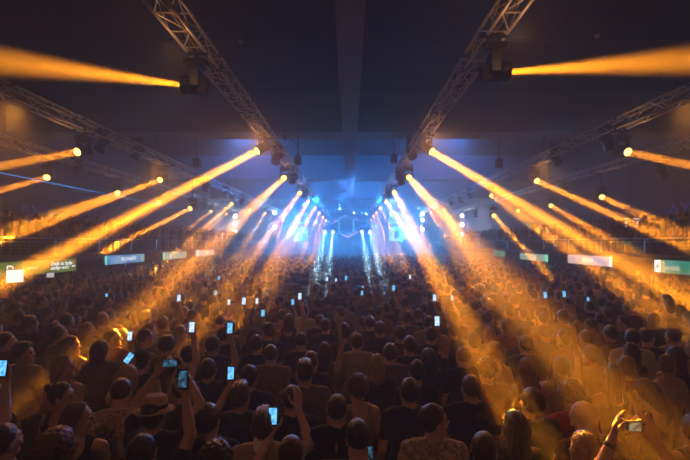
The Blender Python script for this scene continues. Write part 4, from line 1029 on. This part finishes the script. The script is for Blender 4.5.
MB().bar((-.128, .243, 1.83), (-.126, .235, 1.83), .017, 14).build('watch_face', mat('watch_glass', (.3, .25, .2), .15, .5), w_)

holders = []
def put_phone(e, i):
    px, py, pose, scr, hair, hc, top, tc, tg = e
    off = PHPOS[pose][0]; Yp = FL * (CZ - off[2]) / (py - PY); Xp = (px - PX) / FL * Yp
    x, y = Xp - off[0], Yp - off[1]
    holders.append((px, Yp, e, x, y))
for i, e in enumerate(P): put_phone(e, i)
POLD = {}
for (px, Yp, e, x, y) in holders[:12]:
    OCC.append((x, y, .46))
for h in H:
    px, py, pose, hair, hc, top, tc, turn, wd, tg, lab, extra = h
    x, y = spot_for(px, py); x, y = settle(x, y, .44)
    hat = 'cap' if extra == 'cap' else None
    if hair == 'cap': hair = 'buzz'
    yaw = face_yaw(x, y) + turn
    b = person_at(x, y, pose, hair, hc, top, tc, lab, r=.44, yaw=yaw, width=wd, skin=extra if isinstance(extra, int) else 0, hat=hat, eyes=pose.startswith('profile'), group='people close to the camera' if py > 300 else 'crowd on the dance floor')
    ANCH.append((px, y, tg)); HERO.append((b, tg))
    if tg == 'neck-chain black-tee man':
        mb = MB(); pr = None
        for k in range(25):
            t = 2 * math.pi * k / 24; q = Vector((.085 * math.sin(t), -.01 + .095 * math.cos(t), 1.478 - .035 * math.cos(t)))
            if pr is not None: mb.bar(pr, q, .0045, 6)
            pr = q
        mb.build('neck_chain', mat('gold_chain', (.8, .5, .15), .25, 1), b, True)
    if tg == 'striped-back black-tee man':
        M_pr = mat('pale_print', (.5, .36, .2), .8)
        mb = MB().box((0, -.137, 1.375), (.018, .004, .075)); mb.build('shirt_print', M_pr, b)
        MB().box((0, -.142, 1.285), (.22, .004, .007)).bar((-.1, -.139, 1.285), (-.04, -.139, 1.20), .003, 4).bar((.1, -.139, 1.285), (.04, -.139, 1.20), .003, 4).build('shirt_line_print', M_pr, b)
    if tg == 'tan-shirted quiff man':
        mb = MB(); F = Field((-.12, -.13, 1.42), (.12, .13, 1.56), .008); F.cone((0, -.012, 1.47), (0, -.008, 1.515), .080, .070, .01); X, Y, Z = F.full(); F.a = np.maximum(F.a, (1.46 - Z).astype(np.float32))
        inst(F.mesh('collar', M_cotton), 'collar', b); b.children[-1].color = (*CLOTH['tan'], 1)
# holders of phones
def auto_label(hair, hc, top, tc, pose, x_px, Y, extra=''):
    hd = {'bald': 'bald', 'buzz': 'cropped', 'afro': 'afro-haired', 'curly': 'curly-haired', 'quiff': 'quiffed', 'bun': 'bun-haired', 'ponytail': 'ponytailed'}.get(hair)
    hd = hd or {'black': 'black-haired', 'dark': 'dark-haired', 'brown': 'brown-haired', 'blond': 'blond', 'grey': 'grey-haired'}[hc]
    tn = {'tee': 'T-shirt', 'tank': 'tank top', 'long': 'sweater'}[top]
    best = None
    for (ax, aY, tg) in ANCH:
        if aY > Y: continue
        dx = abs(ax - x_px); c = dx + (Y - aY) * 2.0
        if best is None or c < best[0]: best = (c, tg)
    return hd, tn, (best[1] if best else ANCH[0][2])
USED = {}
ORDX = ORD + ['thirteenth', 'fourteenth', 'fifteenth', 'sixteenth', 'seventeenth', 'eighteenth', 'nineteenth', 'twentieth'] + ['twenty-' + o for o in ORD[:9]] + ['thirtieth']
PEND = []                                   # labels wait until everybody stands
def settle_labels():
    PEND.sort(key=lambda q: q[1])
    for (b, Y, xp, hair, hc, top, tc, pose, ph) in PEND:
        hd, tn, tg = auto_label(hair, hc, top, tc, pose, xp, Y)
        n = USED[tg] = USED.get(tg, 0) + 1
        act = {'fist_up': ', fist raised', 'both_up': ', both arms up', 'wave_l': ', hand raised'}.get(pose, ', filming' if ph else '')
        b['label'] = '%s person in %s %s%s, %s behind the %s' % (hd, tc, tn, act, ORDX[n - 1], tg)
        if ph: ph['label'] = 'lit smartphone held by the %s person behind the %s' % (ORDX[n - 1], tg)
for i, (px, Yp, e, x, y) in enumerate(holders):
    _, py, pose, scr, hair, hc, top, tc, tg = e
    if i >= 12:
        if not free(x, y, .44): 
            x2, y2 = settle(x, y, .44)
            x, y = x2, y2
        OCC.append((x, y, .44))
    sc = 1.0
    b = person((x, y, 0), pose, hair, hc, top, tc, None, yaw=0, hat='straw' if tg == 'straw-hat man' else None, skin=i % 3, width=1.0, group='people close to the camera' if py > 305 else 'crowd on the dance floor')
    bpy.context.view_layer.update()
    ph = phone(b, pose, None, scr, roll=(35 if i == 1 else None))
    hpx = PX + x / y * FL
    if tg:
        ANCH.append((hpx, y, tg)); HERO.append((b, tg))
        words_ = {'edge arm holding phone': ('man at the frame edge whose raised arm holds a phone', 'blue-lit phone held up at the frame edge'),
                  'blond woman with tilted phone': ('blond long-haired woman in charcoal tank top holding a tilted phone', 'tilted cyan-lit phone beside the black cap'),
                  'straw-hat man': ('man in straw hat with dark band, both arms up holding a phone', 'dark phone held sideways in both hands above the straw hat'),
                  'ponytail woman phone high': ('woman with brown ponytail and tan tank top raising a bright phone', 'bright pale phone held high by the ponytailed woman'),
                  'navy man phone high': ('dark-haired man in navy T-shirt raising a blue-lit phone', 'blue phone held high beside the bright cream shirt'),
                  'charcoal man filming low': ('quiffed man in charcoal T-shirt holding a phone near his head', 'blue-lit phone in front of the navy-shirted black-haired man'),
                  'bright-phone holder': ('cropped man in black T-shirt holding the large bright phone', 'large bright blue phone in front of the close-cropped man'),
                  'dim-phone holder': ('black-haired man beside the straw hat holding a dim phone', 'dim dark-screened phone beside the straw hat'),
                  'brown bob woman filming': ('woman with brown bob in grey T-shirt filming in the haze', 'small pale phone in the haze above the black cap'),
                  'violet-lit filming man': ('dark-haired filming man in violet light, black T-shirt', 'cyan phone held up in the violet light'),
                  'dark bob woman filming': ('woman with dark bob in navy T-shirt filming by the silhouette', 'bright pale phone near the upright silhouetted man'),
                  'bottom-edge texting man': ('black-haired man at the bottom edge looking down at a phone', 'dim phone held low at the bottom edge')}[tg]
        b['label'] = words_[0]; ph['label'] = words_[1]
    else:
        PEND.append((b, y, hpx, hair, hc, top, tc, pose, ph))
# raised bare arm in the smoke
for (px, py, pose, hair, hc, top, tc, tg, lab) in ((543, 365, 'fist_up', 'short', 'dark', 'tank', 'tan', 'raised-arm man', 'man in tan tank top with bare arm raised into the smoke'),):
    x, y = spot_for(px, py); x, y = settle(x, y, .44); b = person_at(x, y, pose, hair, hc, top, tc, lab, r=.44, yaw=0, group='people close to the camera'); ANCH.append((px, y, tg))
# plastic cup held up beside the long dark hair
cp = at(507, 418, 2.75); cupman = None
x, y = cp.x - .085, cp.y - .355
x, y = settle(x, y, .3)
MC = bpy.data.materials.new('pink_clear_plastic'); MC.use_nodes = True
b_ = MC.node_tree.nodes['Principled BSDF']; b_.inputs['Base Color'].default_value = (.9, .35, .25, 1); b_.inputs['Roughness'].default_value = .25; b_.inputs['Subsurface Weight'].default_value = .3

# the rest of the individually built crowd, nearest first
N_IND = 300
posew = [('stand', 30), ('stand_turn', 16), ('fold', 12), ('profile_r', 5), ('profile_l', 5), ('look_down', 3), ('fist_up', 2.5), ('wave_l', 2.5), ('both_up', 1.5)]
def pick(w):
    t = rng.rand() * sum(q for _, q in w)
    for v, q in w:
        t -= q
        if t <= 0: return v
    return w[0][0]
hairw = [('short', 40), ('buzz', 14), ('long', 13), ('bob', 6), ('ponytail', 6), ('bun', 4), ('curly', 7), ('quiff', 7), ('bald', 2)]
hcw = [('black', 20), ('dark', 40), ('brown', 25), ('blond', 12)]
tcw = [('black', 34), ('charcoal', 10), ('navy', 9), ('grey', 8), ('tan', 7), ('olive', 4), ('burgundy', 5), ('rust', 5), ('khaki', 4), ('cream', 5), ('white', 3), ('denim', 4)]
cand = []
for _ in range(26000):
    Y = math.sqrt(rng.uniform(2.0 ** 2, 15.5 ** 2)); X = rng.uniform(-1, 1) * (Y * .93 + .25)
    if abs(X) > RAIL_X - .5: continue
    cand.append((Y, X))
cand.sort(key=lambda q: round(q[0] * 1.2) + rng.rand() * .9)
FAR = []
n_now = sum(1 for o in bpy.data.objects if o.name.startswith('person'))
YMAX = 0
for (Y, X) in cand:
    if n_now >= N_IND: break
    if Y < 3.0 and abs(X) < 1.3: rr = .62
    rr = .54 if Y < 5 else .56
    if not free(X, Y, rr + .02): continue
    # keep the camera's own spot clear
    if Y < 2.15 : continue
    pose = pick(posew)
    if Y < 4.5 and pose in ('both_up', 'wave_l', 'fist_up'): pose = 'stand'
    hair, hc, tc = pick(hairw), pick(hcw), pick(tcw)
    fem = hair in ('long', 'bob', 'ponytail', 'bun'); top = pick([('tank', 5), ('tee', 5)]) if fem else pick([('tee', 9), ('long', 2)])
    if hair in ('short', 'buzz', 'quiff') and hc == 'blond' and rng.rand() < .5: hc = 'brown'
    sc = (.955 if fem else 1.0) * rng.uniform(.96, 1.045)
    b = person_at(X, Y, pose, hair, hc, top, tc, None, r=rr, yaw=face_yaw(X, Y) + rng.normal() * 14, scale=sc, width=.9 if fem else rng.uniform(.97, 1.06), skin=int(rng.choice([0, 1, 2, 3], p=[.35, .3, .28, .07])))
    PEND.append((b, Y, PX + X / Y * FL, hair, hc, top, tc, pose, None)); n_now += 1; YMAX = max(YMAX, Y)
settle_labels()
print('PEOPLE individuals', n_now, 'out to', round(YMAX, 1))

# ------------------------------------------------------------------ the packed crowd beyond, on the floor and both balconies
def mass_body(pose, h):
    ra, la, yaw, pitch, roll = POSES[pose]; M = head_matrix(yaw, pitch, roll)
    pts = [a[k] for a in (ra, la) for k in ('e', 'w')] + [V(0, .2, 1.82), V(-.26, -.2, 0), V(.26, .22, 0)]
    F = Field(np.min(pts, 0) - .2, np.max(pts, 0) + .2, h)
    torso_prims(F, .022)
    for a, s in ((ra, 1), (la, -1)):
        F.cone(V(s * SH, 0, 1.40), a['e'], .062, .052, .03); F.cone(a['e'], a['w'] + unit(a['w'] - a['e']) * .12, .045, .036, .02)
    for s in (-1, 1): F.cone((s * .09, 0, .93), (s * .11, 0, .02), .10, .07, .03)
    F.cone(NECK - V(0, 0, .06), NECK + M @ V(0, 0, .08), .062, .06, .02); F.ell(NECK + M @ V(0, -.015, .15), (.092, .112, .112), M, .02); F.ell(NECK + M @ V(0, .03, .08), (.066, .07, .078), M, .02)
    me = F.mesh('crowd_unit', M_cotton); nv = len(me.vertices); co = np.empty(nv * 3, np.float32); me.vertices.foreach_get('co', co); co = co.reshape(-1, 3)
    nq = len(me.polygons); q = np.empty(len(me.loops), np.int32); me.loops.foreach_get('vertex_index', q)
    if len(q) != nq * 4: raise RuntimeError('not all quads')
    loc = (co - NECK) @ M        # head frame
    part = np.zeros(nv, np.int8)                                 # 0 cloth 1 skin 2 hair 3 trousers
    part[co[:, 2] < .86] = 3
    part[co[:, 2] > 1.47] = 1
    part[(co[:, 2] > 1.5) & ((loc[:, 2] > .185) | ((loc[:, 1] < .015) & (loc[:, 2] > .07))) & (np.abs(loc[:, 0]) < .13)] = 2
    for a, s in ((ra, 1), (la, -1)):
        d1 = np.linalg.norm(co - (a['e'] + a['w']) / 2, axis=1); part[(d1 < .21) & (part != 2)] = 1
    bpy.data.meshes.remove(me)
    return co, q.reshape(-1, 4), part
UN_A = [mass_body(p, .046) for p in ('stand', 'stand_turn', 'fold', 'profile_r', 'phone_r', 'fist_up', 'both_up')]
UN_B = [mass_body(p, .072) for p in ('stand', 'stand_turn', 'fold', 'profile_r', 'phone_r', 'fist_up', 'both_up')]
places = []
grid = {}
def gfree(x, y, r, z=0):
    i, j = int(x // .6), int(y // .6)
    for a in (-1, 0, 1):
        for b in (-1, 0, 1):
            for (p, q) in grid.get((i + a, j + b, z), ()):
                if (p - x) ** 2 + (q - y) ** 2 < r * r: return False
    grid.setdefault((i, j, z), []).append((x, y)); return True
for (a, b, r) in OCC: grid.setdefault((int(a // .6), int(b // .6), 0), []).append((a, b))
for _ in range(42000):
    Y = rng.uniform(2.2, 48.5); X = rng.uniform(-13.4, 13.4)
    if abs(X) > Y * .95 + 1.0: continue
    if Y < YMAX - .4 and abs(X) < min(RAIL_X - .4, Y * .93 + .3): continue
    if abs(abs(X) - 11.45) < .5: continue
    if gfree(X, Y, .58 if Y < 24 else .72): places.append((X, Y, 0))
for s in (-1, 1):
    for _ in range(2600):
        Y = rng.uniform(9.5, 48); X = s * rng.uniform(RAIL_X + .4, HW - .9)
        if abs(X) - RAIL_X > .9 and rng.rand() < .45: continue
        if gfree(X, Y, .50, s): places.append((X, Y, 2.445))
print('PEOPLE mass', len(places))
SK = np.array([(.62, .40, .29), (.50, .30, .20), (.56, .35, .24), (.34, .19, .12)]); HC = np.array([(.012, .01, .009), (.035, .02, .012), (.1, .05, .025), (.3, .18, .08)])
CC = np.array([CLOTH[k] for k in ('black', 'black', 'black', 'charcoal', 'navy', 'grey', 'tan', 'olive', 'burgundy', 'rust', 'khaki', 'cream', 'white', 'denim')])
vs, qs, cs = [], [], []; nb = 0
for (X, Y, Z) in places:
    U = UN_A if (Y < 17) else UN_B
    co, q, part = U[int(rng.choice(7, p=[.36, .2, .18, .09, .07, .06, .04]))]
    th = R(face_yaw(X, Y) + rng.normal() * 16) if Z == 0 else R((70 if X > 0 else -70) * rng.uniform(.3, 1.0)); c, s_ = math.cos(th), math.sin(th); sc = rng.uniform(.93, 1.05)
    p = co * sc; p = np.stack([p[:, 0] * c - p[:, 1] * s_ + X, p[:, 0] * s_ + p[:, 1] * c + Y, p[:, 2] + Z], 1)
    vs.append(p); qs.append(q + nb); nb += len(p)
    pal = np.array([CC[rng.randint(len(CC))], SK[rng.randint(4)], HC[rng.randint(4)], (.03, .04, .06)]); cs.append(pal[part])
vs = np.concatenate(vs).astype(np.float32); qs = np.concatenate(qs).astype(np.int32); cs = np.concatenate(cs)
me = bpy.data.meshes.new('crowd'); me.vertices.add(len(vs)); me.vertices.foreach_set('co', vs.ravel()); me.loops.add(qs.size); me.loops.foreach_set('vertex_index', qs.ravel())
me.polygons.add(len(qs)); me.polygons.foreach_set('loop_start', np.arange(0, qs.size, 4, dtype=np.int32)); me.polygons.foreach_set('loop_total', np.full(len(qs), 4, np.int32)); me.polygons.foreach_set('use_smooth', np.ones(len(qs), bool))
me.update()
at_ = me.attributes.new('wear', 'FLOAT_COLOR', 'POINT'); at_.data.foreach_set('color', np.concatenate([cs, np.ones((len(cs), 1))], 1).astype(np.float32).ravel())
m = bpy.data.materials.new('crowd_people'); m.use_nodes = True; nt = m.node_tree; b_ = nt.nodes['Principled BSDF']; an = nt.nodes.new('ShaderNodeAttribute'); an.attribute_name = 'wear'
nt.links.new(an.outputs['Color'], b_.inputs['Base Color']); b_.inputs['Roughness'].default_value = .7; b_.inputs['Specular IOR Level'].default_value = .3
me.materials.append(m); o = bpy.data.objects.new('crowd', me); COL.objects.link(o)
tag(o, 'packed crowd filling the far floor and both balconies', 'crowd', kind='stuff')
print('PEOPLE mass verts', len(vs))
